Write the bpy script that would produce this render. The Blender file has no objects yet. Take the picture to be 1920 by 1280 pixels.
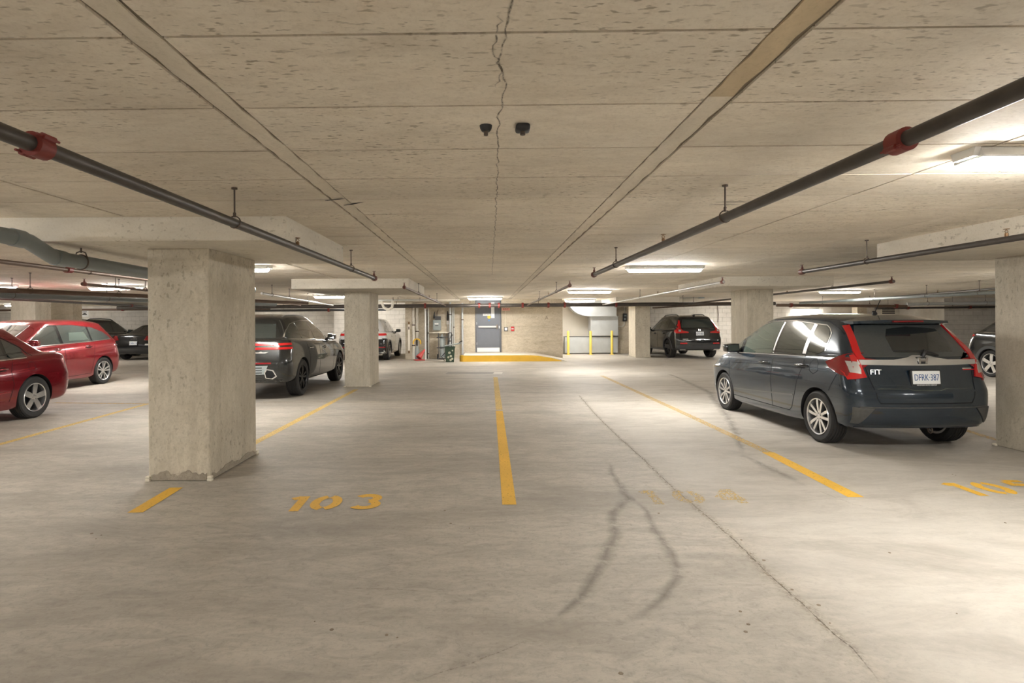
import bpy, bmesh, math, random
from mathutils import Vector, Matrix
from mathutils.bvhtree import BVHTree
random.seed(7)
S = bpy.context.scene
COL = S.collection
PI = math.pi

# ------------------------------------------------------------------ camera, world, exposure
F, CX, CY, TH, EYE = 1080.0, 911.0, 603.0, 0.006, 1.45
cam_d = bpy.data.cameras.new('camera'); cam = bpy.data.objects.new('camera', cam_d); COL.objects.link(cam)
cam_d.sensor_width = 36.0; cam_d.lens = F/1920*36.0
cam_d.shift_x = (960-CX)/1920; cam_d.shift_y = -(640-CY)/1920
cam_d.clip_end = 200
cam.location = (0, 0, EYE); cam.rotation_euler = (PI/2, TH, 0)
S.camera = cam
S.view_settings.view_transform = 'Standard'; S.view_settings.look = 'None'
S.view_settings.gamma = 1; S.view_settings.use_curve_mapping = False
S.view_settings.exposure = 2.80
W = bpy.data.worlds.new('world'); S.world = W; W.use_nodes = True
W.node_tree.nodes['Background'].inputs[0].default_value = (0.9, 0.88, 0.85, 1)
W.node_tree.nodes['Background'].inputs[1].default_value = 0.05
LAMP = 26.0            # strength of every lamp diffuser
CEIL, DROP = 2.34, 2.14

# a pixel of the 1920x1280 photograph to a point: on a horizontal plane (G) or at a depth (A)
def uv(px, py):
    du, dv = px-CX, py-CY
    return du-TH*dv, dv+TH*du
def G(px, py, z=0.0):
    u, v = uv(px, py); y = (EYE-z)*F/v
    return Vector((u/F*y, y, z))
def A(px, py, y):
    u, v = uv(px, py)
    return Vector((u/F*y, y, EYE-v/F*y))

# ------------------------------------------------------------------ mesh builder
class MB:
    def __init__(s): s.v = []; s.f = []; s.m = []
    def add(s, vs, fs, mi=0):
        o = len(s.v); s.v += [tuple(p) for p in vs]
        s.f += [tuple(i+o for i in f) for f in fs]; s.m += [mi]*len(fs); return s
    def box(s, a, b, mi=0, ch=0.0):
        x0, x1 = sorted((a[0], b[0])); y0, y1 = sorted((a[1], b[1])); z0, z1 = sorted((a[2], b[2]))
        if ch <= 0:
            v = [(x, y, z) for z in (z0, z1) for y in (y0, y1) for x in (x0, x1)]
            return s.add(v, [(0,2,3,1),(4,5,7,6),(0,1,5,4),(2,6,7,3),(0,4,6,2),(1,3,7,5)], mi)
        bm = bmesh.new(); bmesh.ops.create_cube(bm, size=1)
        bmesh.ops.scale(bm, vec=(x1-x0, y1-y0, z1-z0), verts=bm.verts)
        bmesh.ops.translate(bm, vec=((x0+x1)/2, (y0+y1)/2, (z0+z1)/2), verts=bm.verts)
        bmesh.ops.bevel(bm, geom=list(bm.edges), offset=ch, segments=2, affect='EDGES', profile=0.5)
        return s.bm(bm, mi)
    def bm(s, bm, mi=0):
        bm.verts.index_update()
        s.add([v.co[:] for v in bm.verts], [[v.index for v in f.verts] for f in bm.faces], mi)
        bm.free(); return s
    def tube(s, pts, r, n=12, mi=0, cap=True):
        pts = [Vector(p) for p in pts]; rs = r if isinstance(r, (list, tuple)) else [r]*len(pts)
        vs = []; fs = []; up = None
        for i, p in enumerate(pts):
            if i == 0: t = pts[1]-p
            elif i == len(pts)-1: t = p-pts[i-1]
            else: t = (pts[i+1]-p).normalized()+(p-pts[i-1]).normalized()
            t.normalize()
            if up is None:
                up = Vector((0,0,1)) if abs(t.z) < .9 else Vector((1,0,0))
            a = t.cross(up).normalized(); up = a.cross(t).normalized()
            vs += [p+(a*math.cos(k*2*PI/n)+up*math.sin(k*2*PI/n))*rs[i] for k in range(n)]
        for i in range(len(pts)-1):
            for k in range(n):
                k2 = (k+1) % n
                fs.append((i*n+k, i*n+k2, (i+1)*n+k2, (i+1)*n+k))
        if cap:
            fs.append(tuple(range(n-1, -1, -1))); fs.append(tuple((len(pts)-1)*n+k for k in range(n)))
        return s.add(vs, fs, mi)
    def lathe(s, prof, axis='z', n=32, c=(0,0,0), mi=0, closed=False):
        vs = []; fs = []; m = len(prof)
        for k in range(n):
            a = 2*PI*k/n
            for (r, h) in prof:
                x, y = r*math.cos(a), r*math.sin(a)
                p = {'z': (x, y, h), 'x': (h, x, y), 'y': (x, h, y)}[axis]
                vs.append((p[0]+c[0], p[1]+c[1], p[2]+c[2]))
        for k in range(n):
            k2 = (k+1) % n
            for j in range(m if closed else m-1):
                j2 = (j+1) % m
                fs.append((k*m+j, k2*m+j, k2*m+j2, k*m+j2))
        return s.add(vs, fs, mi)
    def torus(s, c, R, r, axis='y', n=18, m=8, mi=0, a0=0, a1=2*PI):
        pr = []
        full = abs(a1-a0-2*PI) < 1e-6
        pts = []
        for k in range(n+(0 if full else 1)):
            a = a0+(a1-a0)*k/n
            ca, sa = math.cos(a)*R, math.sin(a)*R
            d = {'y': Vector((ca, 0, sa)), 'x': Vector((0, ca, sa)), 'z': Vector((ca, sa, 0))}[axis]
            pts.append(Vector(c)+d)
        if full: pts += [pts[0], ]
        return s.tube(pts, r, m, mi, cap=not full)
    def prism(s, poly, axis, h0, h1, mi=0):
        n = len(poly)
        def P(a, b, h): return {'x': (h, a, b), 'y': (a, h, b), 'z': (a, b, h)}[axis]
        vs = [P(a, b, h0) for a, b in poly]+[P(a, b, h1) for a, b in poly]
        fs = [tuple(range(n)), tuple(range(2*n-1, n-1, -1))]+[(i, (i+1) % n+0, (i+1) % n+n, i+n) for i in range(n)]
        bm = bmesh.new(); bv = [bm.verts.new(v) for v in vs]
        for f in fs: bm.faces.new([bv[i] for i in f])
        bmesh.ops.recalc_face_normals(bm, faces=bm.faces)
        return s.bm(bm, mi)
    def mesh(s, name, mats, smooth=None):
        me = bpy.data.meshes.new(name); me.from_pydata(s.v, [], s.f)
        for m in (mats if isinstance(mats, (list, tuple)) else [mats]): me.materials.append(m)
        if len(set(s.m)) > 1: me.polygons.foreach_set('material_index', s.m)
        if smooth is not None:
            me.polygons.foreach_set('use_smooth', [True]*len(me.polygons)); me.set_sharp_from_angle(angle=math.radians(smooth))
        me.update(); return me
    def obj(s, name, mats, parent=None, smooth=None, loc=None):
        o = bpy.data.objects.new(name, s.mesh(name, mats, smooth)); COL.objects.link(o)
        if loc is not None: o.location = loc
        if parent is not None: o.parent = parent
        return o

def link(name, me, parent=None, loc=(0,0,0), rz=0):
    o = bpy.data.objects.new(name, me); COL.objects.link(o); o.location = loc; o.rotation_euler = (0,0,rz)
    if parent is not None: o.parent = parent
    return o
def tag(o, label, cat=None, group=None, kind=None):
    o['label'] = label
    if cat: o['category'] = cat
    if group: o['group'] = group
    if kind: o['kind'] = kind
    return o
def empty(name, loc, rz=0, label=None, cat=None, group=None):
    o = bpy.data.objects.new(name, None); COL.objects.link(o); o.location = loc; o.rotation_euler = (0,0,rz)
    o.empty_display_size = .2
    if label: tag(o, label, cat, group)
    return o
def rebase(o, p):
    """put the origin of a single-mesh thing at p"""
    p = Vector(p)
    o.data.transform(Matrix.Translation(-p)); o.location = p
    for c in o.children: c.location = Vector(c.location)-p
    return o
def text(name, body, size, loc, rot, mat, parent=None, ext=.001, sx=1.0, align='CENTER', bold=0.0):
    c = bpy.data.curves.new(name, 'FONT'); c.body = body; c.size = size; c.extrude = ext; c.offset = bold
    c.align_x = align; c.align_y = 'CENTER'; c.materials.append(mat); c.resolution_u = 3
    t = bpy.data.objects.new('lettering', c); COL.objects.link(t)
    me = bpy.data.meshes.new_from_object(t.evaluated_get(bpy.context.evaluated_depsgraph_get())); me.name = name
    bpy.data.objects.remove(t); bpy.data.curves.remove(c)
    me.transform(Matrix.Diagonal((sx, 1, 1, 1)))
    o = bpy.data.objects.new(name, me); COL.objects.link(o); o.location = loc; o.rotation_euler = rot
    if parent is not None: o.parent = parent
    return o

# ------------------------------------------------------------------ materials
def newmat(name):
    m = bpy.data.materials.new(name); m.use_nodes = True
    nt = m.node_tree; b = nt.nodes['Principled BSDF']
    return m, nt, b
def plain(name, col, rough=.5, metal=0, coat=0, spec=.5, var=.06, scale=6.0, bump=0.0, emit=0):
    m, nt, b = newmat(name)
    b.inputs['Roughness'].default_value = rough; b.inputs['Metallic'].default_value = metal
    b.inputs['Coat Weight'].default_value = coat; b.inputs['Coat Roughness'].default_value = .03
    b.inputs['Specular IOR Level'].default_value = spec
    tc = nt.nodes.new('ShaderNodeTexCoord'); nz = nt.nodes.new('ShaderNodeTexNoise')
    nz.inputs['Scale'].default_value = scale; nz.inputs['Detail'].default_value = 4
    nt.links.new(tc.outputs['Object'], nz.inputs['Vector'])
    mx = nt.nodes.new('ShaderNodeMix'); mx.data_type = 'RGBA'
    mx.inputs[6].default_value = tuple(c*(1-var) for c in col)+(1,)
    mx.inputs[7].default_value = tuple(min(1, c*(1+var)) for c in col)+(1,)
    nt.links.new(nz.outputs['Fac'], mx.inputs[0]); nt.links.new(mx.outputs[2], b.inputs['Base Color'])
    if emit:
        b.inputs['Emission Color'].default_value = tuple(col)+(1,); b.inputs['Emission Strength'].default_value = emit
    if bump:
        bp = nt.nodes.new('ShaderNodeBump'); bp.inputs['Strength'].default_value = bump; bp.inputs['Distance'].default_value = .01
        nt.links.new(nz.outputs['Fac'], bp.inputs['Height']); nt.links.new(bp.outputs['Normal'], b.inputs['Normal'])
    return m
def ramp(nt, src, p0, p1, c0=(0,0,0,1), c1=(1,1,1,1)):
    r = nt.nodes.new('ShaderNodeValToRGB'); e = r.color_ramp.elements
    e[0].position = p0; e[1].position = p1; e[0].color = c0; e[1].color = c1
    nt.links.new(src, r.inputs[0]); return r.outputs[0]
def noise(nt, vec, scale, detail=4, rough=.55, dist=0.0):
    n = nt.nodes.new('ShaderNodeTexNoise'); n.inputs['Scale'].default_value = scale
    n.inputs['Detail'].default_value = detail; n.inputs['Roughness'].default_value = rough; n.inputs['Distortion'].default_value = dist
    nt.links.new(vec, n.inputs['Vector']); return n.outputs['Fac']
def mapping(nt, vec, sc, loc=(0,0,0), rot=(0,0,0)):
    mp = nt.nodes.new('ShaderNodeMapping'); mp.inputs['Scale'].default_value = sc; mp.inputs['Location'].default_value = loc
    mp.inputs['Rotation'].default_value = rot
    nt.links.new(vec, mp.inputs['Vector']); return mp.outputs[0]
def mixc(nt, fac, a, b, mode='MIX'):
    mx = nt.nodes.new('ShaderNodeMix'); mx.data_type = 'RGBA'; mx.blend_type = mode
    for sock, v in ((mx.inputs[6], a), (mx.inputs[7], b)):
        if isinstance(v, tuple): sock.default_value = v if len(v) == 4 else v+(1,)
        else: nt.links.new(v, sock)
    if isinstance(fac, (int, float)): mx.inputs[0].default_value = fac
    else: nt.links.new(fac, mx.inputs[0])
    return mx.outputs[2]
def mul(nt, a, k):
    n = nt.nodes.new('ShaderNodeMath'); n.operation = 'MULTIPLY'
    nt.links.new(a, n.inputs[0])
    if isinstance(k, (int, float)): n.inputs[1].default_value = k
    else: nt.links.new(k, n.inputs[1])
    return n.outputs[0]
def sc(c, k): return tuple(min(1, x*k) for x in c)

def concrete(name, col, stain, dark, stretch=(1,1,1), patch=.5, voids=0.0, vstretch=(1,1,1), rough=.75, bump=.25, perobj=0.0, streak=None, streakamt=0.0, fine=1.0, pour=None, mottle=0.0):
    m, nt, b = newmat(name)
    geo = nt.nodes.new('ShaderNodeNewGeometry'); pos = geo.outputs['Position']
    v1 = mapping(nt, pos, stretch)
    big = noise(nt, v1, patch, 5, .6, .4)
    med = noise(nt, v1, patch*6, 6, .65, .3)
    fin = noise(nt, pos, 60, 3, .7)
    c = mixc(nt, ramp(nt, big, .32, .68), sc(col, .84), sc(col, 1.1))
    c = mixc(nt, mul(nt, ramp(nt, med, .45, .75), .55), c, stain)
    c = mixc(nt, mul(nt, ramp(nt, fin, .5, .8), .28*fine), c, dark)
    if streak:
        sv = mapping(nt, pos, streak); st = noise(nt, sv, 1.0, 5, .6, .5)
        c = mixc(nt, mul(nt, ramp(nt, st, .52, .75), streakamt), c, dark)
    if voids:
        vv = mapping(nt, pos, vstretch); vn = noise(nt, vv, 1.0, 2, .5)
        gate = ramp(nt, noise(nt, pos, 1.1, 3), .38, .62)
        c = mixc(nt, mul(nt, mul(nt, ramp(nt, vn, .60, .68), voids), gate), c, sc(dark, .75))
    if perobj:
        oi = nt.nodes.new('ShaderNodeObjectInfo')
        c = mixc(nt, mul(nt, oi.outputs['Random'], perobj), c, sc(dark, .9))
    if mottle:
        m1 = noise(nt, v1, 8, 6, .72, 1.2); m2 = noise(nt, pos, 26, 5, .75, .5)
        c = mixc(nt, mul(nt, ramp(nt, m1, .46, .72), mottle), c, sc(dark, 1.25))
        c = mixc(nt, mul(nt, ramp(nt, m1, .28, .46, (1,1,1,1), (0,0,0,1)), mottle*.45), c, sc(col, 1.25))
        c = mixc(nt, mul(nt, ramp(nt, m2, .52, .74), mottle*.9), c, dark)
    if pour is not None:                       # two neighbouring pours of concrete, the one past the joint is paler
        sx = nt.nodes.new('ShaderNodeSeparateXYZ'); nt.links.new(pos, sx.inputs[0])
        r = nt.nodes.new('ShaderNodeMapRange'); r.inputs[1].default_value = pour-.08; r.inputs[2].default_value = pour+.25
        nt.links.new(sx.outputs[0], r.inputs[0])
        pale = mixc(nt, mul(nt, ramp(nt, med, .35, .7), .5), (.565, .533, .485), c)
        c = mixc(nt, mul(nt, r.outputs[0], .62), c, pale)
        blot = noise(nt, mapping(nt, pos, (.7, 1.7, 1), (3.1, 7.7, 0)), .8, 7, .72, 1.0)
        c = mixc(nt, mul(nt, ramp(nt, blot, .47, .66), .62), c, (.31, .28, .24))
    nt.links.new(c, b.inputs['Base Color'])
    b.inputs['Roughness'].default_value = rough; b.inputs['Specular IOR Level'].default_value = .3
    bp = nt.nodes.new('ShaderNodeBump'); bp.inputs['Strength'].default_value = bump; bp.inputs['Distance'].default_value = .006
    nt.links.new(med, bp.inputs['Height']); nt.links.new(bp.outputs['Normal'], b.inputs['Normal'])
    return m
def worn_paint(name, col, wear, under, fade=False, ns=34):
    """paint on concrete, worn through to the concrete (alpha) where the noise is high"""
    m, nt, b = newmat(name)
    geo = nt.nodes.new('ShaderNodeNewGeometry'); pos = geo.outputs['Position']
    n1 = noise(nt, mapping(nt, pos, (1.6, 1.0, 1)), ns, 5, .7, .3); n2 = noise(nt, pos, 1.3, 3)
    nt.links.new(mixc(nt, ramp(nt, n2, .35, .7), sc(col, .9), sc(col, 1.1)), b.inputs['Base Color'])
    b.inputs['Roughness'].default_value = .7
    a = nt.nodes.new('ShaderNodeMath'); a.operation = 'ADD'; nt.links.new(n1, a.inputs[0]); a.inputs[1].default_value = 0.5-wear
    al = ramp(nt, a.outputs[0], .40, .58)
    al = mul(nt, al, under)
    if fade:
        at = nt.nodes.new('ShaderNodeAttribute'); at.attribute_name = 'fade'
        al = mul(nt, al, ramp(nt, at.outputs['Fac'], 0, 1))
    nt.links.new(al, b.inputs['Alpha'])
    return m

M = {}
BEIGE = (.60, .515, .40)
M['floor'] = concrete('floor_concrete', (.50, .46, .40), (.35, .322, .28), (.21, .19, .165), stretch=(.55, 1.3, 1), patch=.55, rough=.62, bump=.12, streak=(.42, 1.7, 1), streakamt=.62, fine=1.0, pour=1.66, mottle=.58)
M['ceil'] = concrete('ceiling_concrete', (.88, .805, .69), (.78, .69, .565), (.36, .29, .20), stretch=(.5, 1.2, 1), patch=.8, voids=.8, vstretch=(20, 58, 20), bump=.15, perobj=.16, streak=(1.2, 4, 1), streakamt=.22, mottle=.24)
M['ceil_far'] = concrete('ceiling_concrete_distant', (.88, .805, .69), (.78, .69, .565), (.36, .29, .20), stretch=(.5, 1.2, 1), patch=.8, voids=.6, vstretch=(9, 34, 9), bump=.1, streak=(1.2, 4, 1), streakamt=.22)
M['joint'] = concrete('joint_concrete', (.26, .215, .16), (.22, .18, .13), (.14, .115, .08), patch=1.5, bump=.3)
M['strip'] = concrete('strip_concrete', (.78, .71, .60), (.66, .59, .48), (.28, .22, .15), stretch=(3, 1, 1), patch=1.2, bump=.3)
M['rust'] = concrete('ochre_stained_concrete', (.66, .54, .37), (.58, .47, .31), (.30, .22, .12), stretch=(3, 1, 1), patch=1.4, bump=.3)
M['column'] = concrete('column_concrete', (.64, .585, .485), (.53, .475, .375), (.28, .24, .17), stretch=(1, 1, .5), patch=1.6, voids=.6, vstretch=(30, 30, 18), bump=.35, streak=(7, 7, .5), streakamt=.3, fine=1.4, mottle=.34)
M['panel'] = concrete('drop_panel_concrete', (.70, .65, .56), (.60, .54, .44), (.33, .28, .20), stretch=(.6, .6, 2), patch=1.2, voids=.5, vstretch=(20, 20, 30), bump=.2)
M['wall'] = concrete('wall_concrete', (.60, .53, .42), (.46, .39, .285), (.30, .25, .17), stretch=(.6, 1, 1.4), patch=.9, voids=.3, vstretch=(20, 20, 20), bump=.25, streak=(.25, .25, 2.2), streakamt=.75, mottle=.6)
M['block'] = concrete('painted_block', (.74, .70, .64), (.66, .62, .55), (.42, .38, .32), patch=2.0, bump=.25, perobj=.16)
M['mortar'] = plain('block_mortar', (.40, .36, .31), .9, var=.12)
M['pale'] = plain('pale_painted_wall', (.84, .78, .68), .7, var=.05, scale=2)
M['yellow'] = worn_paint('yellow_line_paint', (.80, .47, .055), .34, 1.0)
M['yellow_far'] = worn_paint('pale_yellow_line_paint', (.80, .56, .18), .42, .85)
M['yellow_worn'] = worn_paint('worn_yellow_line_paint', (.78, .52, .16), .49, .75)
M['yellow_ghost'] = worn_paint('worn_off_number_paint', (.78, .55, .18), .53, .75)
M['yellow_faint'] = worn_paint('faint_yellow_line_paint', (.74, .52, .20), .585, .6)
M['tyremark'] = worn_paint('rubber_mark', (.20, .175, .15), .42, .34, True, 7)
M['crack'] = worn_paint('crack_dirt', (.16, .125, .09), .44, .8, True)
M['crackpale'] = worn_paint('joint_fill_dirt', (.42, .35, .24), .52, .6, True)
M['curb'] = plain('yellow_curb_paint', (.82, .50, .05), .6, var=.12, scale=5)
M['iron'] = plain('black_iron_pipe', (.085, .075, .068), .42, .55, var=.35, scale=9)
M['brownpipe'] = plain('brown_iron_pipe', (.13, .085, .06), .5, .4, var=.3, scale=9)
M['greypipe'] = plain('grey_pvc_pipe', (.20, .225, .23), .42, var=.08, scale=5)
M['galv'] = plain('galvanised_steel', (.54, .56, .565), .4, .3, var=.12, scale=4)
M['conduit'] = plain('conduit_steel', (.62, .63, .62), .33, .6, var=.08)
M['redpaint'] = plain('red_coupling_paint', (.19, .026, .02), .5, var=.25, scale=20)
M['rustred'] = plain('rusty_red_fitting', (.15, .045, .032), .55, var=.3, scale=20)
M['rod'] = plain('hanger_steel', (.10, .075, .06), .5, .5, var=.25)
M['brass'] = plain('sprinkler_brass', (.24, .14, .07), .45, .6)
M['white'] = plain('white_plastic', (.80, .80, .78), .5, var=.03)
M['cream'] = plain('cream_plastic', (.78, .72, .60), .55, var=.05)
M['black'] = plain('black_plastic', (.018, .018, .02), .45, var=.2)
M['blackgloss'] = plain('black_gloss', (.010, .011, .013), .12, coat=.8)
M['darkgrey'] = plain('dark_grey_plastic', (.06, .062, .066), .6, var=.12)
M['rubber'] = plain('tyre_rubber', (.028, .027, .027), .75, var=.25, scale=14)
M['alloy'] = plain('silver_alloy', (.72, .72, .72), .25, .85, var=.04)
M['darkalloy'] = plain('black_alloy', (.02, .021, .024), .3, .4, var=.1)
M['disc'] = plain('brake_disc', (.10, .10, .11), .4, .7)
M['well'] = plain('wheel_well_black', (.010, .010, .011), .9)
M['chrome'] = plain('chrome', (.80, .80, .80), .12, .95, var=.02)
M['silver'] = plain('dusty_silver_trim', (.52, .51, .49), .38, .55, var=.08)
M['tail'] = plain('red_tail_lens', (.55, .012, .014), .12, coat=1, var=.1)
M['taildark'] = plain('dark_red_lens', (.22, .008, .012), .12, coat=1, var=.1)
M['clear'] = plain('clear_lens', (.42, .38, .36), .15, coat=1, var=.12, scale=40)
M['platewhite'] = plain('plate_white', (.84, .86, .88), .4, var=.02)
M['plateblue'] = plain('plate_blue', (.03, .10, .28), .4)
M['seam'] = plain('seam_black', (.006, .006, .007), .8)
def lampmat(name, k):
    m, nt, b = newmat(name); b.inputs['Base Color'].default_value = (.9, .9, .9, 1)
    b.inputs['Emission Color'].default_value = (1, .975, .925, 1); b.inputs['Emission Strength'].default_value = k
    return m
M['diffuser'] = lampmat('lit_diffuser', LAMP)
def glass(name, col, metal=.06, rough=.08):
    return plain(name, col, rough, metal, coat=1, spec=.8, var=.15, scale=1.5)
M['glass'] = glass('tinted_window_glass', (.045, .056, .052))
M['glassdark'] = glass('dark_window_glass', (.022, .026, .028), .12)
M['glassgreen'] = glass('pale_green_window_glass', (.085, .11, .095), .08)
M['glassdust'] = plain('dusty_window_glass', (.075, .082, .082), .32, .15, coat=.35, var=.2, scale=30)
def paint(name, col, metal=.35, rough=.28, var=.12):
    return plain(name, col, rough, metal, coat=1, var=var, scale=2.5)
# ------------------------------------------------------------------ the shell
def structure(o, label, cat): return tag(o, label, cat, kind='structure')
X0, X1, YB, YF = -26.0, 27.0, -7.0, 29.5
floor = MB().box((X0, YB, -.2), (X1, YF, 0)).obj('floor', M['floor']); structure(floor, 'bare grey beige concrete garage floor slab with dark tyre traces', 'floor')
ceiling = MB().box((X0, YB, CEIL+.010), (X1, YF, CEIL+.25)).obj('ceiling', M['joint']); structure(ceiling, 'beige board-formed concrete slab ceiling with recessed joints', 'ceiling')

SHEAR = -.014
edges = [(-14.5, .03), (-12.6, .03), (-10.7, .03), (-8.8, .03), (-6.9, .03), (-4.95, .03), (-2.97, .07), (-1.06, .125), (.945, .125), (2.62, .014), (4.0, .014), (5.85, .014), (7.75, .014), (9.65, .014), (11.55, .014), (13.45, .014)]
bays = [(a[0]+a[1]/2, b[0]-b[1]/2) for a, b in zip(edges[:-1], edges[1:])]
PITCH, JY, GAP = .595, 1.775, .010
def slab(mb, xa, xb, ya, yb, z0, z1):
    v = [(x, y+SHEAR*x, z) for z in (z0, z1) for y in (ya, yb) for x in (xa, xb)]
    return mb.add(v, [(0,2,3,1),(4,5,7,6),(0,1,5,4),(2,6,7,3),(0,4,6,2),(1,3,7,5)])
rest = MB()
pm = {}
for k in range(-13, 46):
    g_ = .013 if k < 13 else .024
    ya, yb = JY+k*PITCH+g_/2, JY+(k+1)*PITCH-g_/2
    if yb > YF-.3: break
    for bi, (xa, xb) in enumerate(bays):
        inview = k >= -1 and yb < 9.2 and xb > -911/F*yb and xa < 1009/F*yb
        if inview:
            if bi not in pm:
                pm[bi] = slab(MB(), xa-(xa+xb)/2, (xb-xa)/2, 0, yb-ya, 0, .012).mesh('ceiling_panel', M['ceil'])
            xm = (xa+xb)/2
            o = link('panel', pm[bi], ceiling, (xm, ya+SHEAR*xm, CEIL-.002*random.random()))
        else:
            slab(rest, xa, xb, ya, yb, CEIL, CEIL+.012)
    for xa, xb in ((X0, edges[0][0]-.01), (edges[-1][0]+.01, X1)):
        slab(rest, xa, xb, ya, yb, CEIL, CEIL+.012)
o = rest.obj('distant_panel', M['ceil_far'], ceiling); o['kind'] = 'stuff'
# the two wide form strips and the narrower one on the left: filled flush between the sheets, one length stained ochre
for (x, w) in ((-1.06, .125), (.945, .125), (-2.97, .07)):
    y = 1.1
    while y < YF-1:
        L = 1.2 if y < 8 else 6.0
        L = min(L, YF-.5-y)
        st = x > 0 and 1.0 < y < 2.2
        mb = MB(); n = max(2, int(L/.12)); vs = []
        for i in range(n+1):
            j = .006*math.sin(17.3*(y+L*i/n)+x*5)+.004*math.sin(51*(y+L*i/n))
            vs.append((w/2-.014+j, L*i/n)); 
        poly = [(-(w/2-.014)+.005*math.sin(23*(y+L*i/n)+1), L*i/n) for i in range(n+1)]
        m = len(poly)
        mb.add([(a, b, 0) for a, b in poly]+[(a, b, 0) for a, b in vs]+[(a, b, .012) for a, b in poly]+[(a, b, .012) for a, b in vs],
               [(i, i+1, m+i+1, m+i) for i in range(m-1)]+[(i+1, i, 2*m+i, 2*m+i+1) for i in range(m-1)]+[(m+i, m+i+1, 3*m+i+1, 3*m+i) for i in range(m-1)])
        mb.obj('form_strip', M['rust'] if st else M['strip'], ceiling, loc=(x, y, CEIL+.003))
        y += L
def ribbon_flat(pts, w, z, jit=.0, n=8, seedv=0, up=True):
    """a thin ragged strip lying in a horizontal plane along a polyline"""
    rnd = random.Random(seedv); mb = MB(); L = []; pts = [Vector((p[0], p[1])) for p in pts]
    dense = []
    for a, b in zip(pts[:-1], pts[1:]):
        m = max(1, int((b-a).length*n))
        dense += [a+(b-a)*i/m for i in range(m)]
    dense.append(pts[-1])
    vs = []
    for i, p in enumerate(dense):
        q0 = dense[max(0, i-1)]; q1 = dense[min(len(dense)-1, i+1)]
        t = (q1-q0).normalized(); nn = Vector((-t.y, t.x))
        ww = w(i/(len(dense)-1)) if callable(w) else w
        c = p+nn*rnd.uniform(-jit, jit)
        a, b = c+nn*ww/2*rnd.uniform(.6, 1.3) if jit else c+nn*ww/2, c-nn*ww/2*rnd.uniform(.6, 1.3) if jit else c-nn*ww/2
        vs += [(a.x, a.y, z), (c.x, c.y, z), (b.x, b.y, z)]
    fs = [(3*i+k, 3*i+k+1, 3*i+k+4, 3*i+k+3) for i in range(len(dense)-1) for k in (0, 1)]
    if not up: fs = [tuple(reversed(f)) for f in fs]
    return mb.add(vs, fs)
def fade(o, ends=True):
    """dirt thins out towards the edges of its strip"""
    me = o.data; n = len(me.vertices)//3; at = me.attributes.new('fade', 'FLOAT', 'POINT')
    at.data.foreach_set('value', [(1.0 if j == 1 else 0.0)*(min(1, i/3, (n-1-i)/3) if ends else 1) for i in range(n) for j in range(3)])
    return o
def cpt(px, py): return G(px, py, CEIL)
fade(ribbon_flat([(.085, 1.2), (.075, 1.7), (.05, 1.95), (.085, 2.15), (.06, 2.5), (.07, 3.2), (.085, 4.5), (.1, 7), (.12, 11)], .010, CEIL-.003, .008, 22, 3, False).obj('crack', M['crack'], ceiling))
fade(ribbon_flat([(.05, 1.65), (.03, 1.85), (.055, 2.0), (.045, 2.2)], .009, CEIL-.0035, .010, 40, 5, False).obj('crack', M['crack'], ceiling))
for i, (a, b, w) in enumerate([((609, 375), (648, 371), .02), ((645, 384), (681, 378), .022), ((1330, 383), (1388, 382), .012), ((1342, 378), (1415, 377), .010)]):
    ribbon_flat([cpt(*a), cpt(*b)], lambda t, w=w: w*(.25+math.sin(PI*min(1, t*.9+.1))), CEIL-.004, .004, 30, i, False).obj('scuff', M['seam'], ceiling)

# floor cracks, joint and tyre traces: thin dirt lying on the slab
main = [G(*p) for p in ((1085, 740), (1112, 772), (1155, 815), (1200, 855), (1262, 915), (1320, 963), (1390, 1025), (1440, 1075), (1500, 1128), (1560, 1185), (1600, 1215), (1652, 1280))]
fade(ribbon_flat(main, .009, .0012, .005, 16, 1).obj('crack', M['crack'], floor))
fade(ribbon_flat(main, .09, .0008, .012, 12, 2).obj('crack_edge', M['crackpale'], floor))
for i, (pts, w) in enumerate([
    ([(1140, 865), (1155, 900), (1180, 935), (1150, 960), (1152, 1000), (1135, 1045), (1110, 1085), (1080, 1130), (1030, 1165), (980, 1185)], .13),
    ([(1180, 930), (1215, 960), (1230, 1000), (1260, 1035), (1275, 1075), (1245, 1120), (1190, 1160), (1130, 1185)], .11),
    ([(980, 1185), (930, 1215), (860, 1245), (770, 1282)], .09),
    ([(1385, 850), (1430, 870), (1470, 890), (1520, 915)], .15),
    ([(1250, 640+60), (1265, 705), (1330, 735), (1370, 790), (1395, 850)], .22)]):
    fade(ribbon_flat([G(*p) for p in pts], lambda t, w=w: w*(.35+.65*math.sin(PI*(t*.9+.05))), .0010+.0001*i, .008, 9, 20+i).obj('tyre_trace', M['tyremark'], floor))
fade(ribbon_flat([G(*p) for p in ((1520, 915), (1600, 945), (1680, 965))], .012, .0012, .008, 20, 9).obj('crack', M['crackpale'], floor))
fade(ribbon_flat([G(*p) for p in ((620, 1102), (760, 1105), (820, 1110))], .008, .0012, .004, 20, 12).obj('crack', M['crackpale'], floor))
fade(ribbon_flat([G(*p) for p in ((770, 1280), (860, 1252), (930, 1225), (1000, 1195))], .010, .0014, .006, 20, 15).obj('crack', M['crackpale'], floor))

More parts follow.
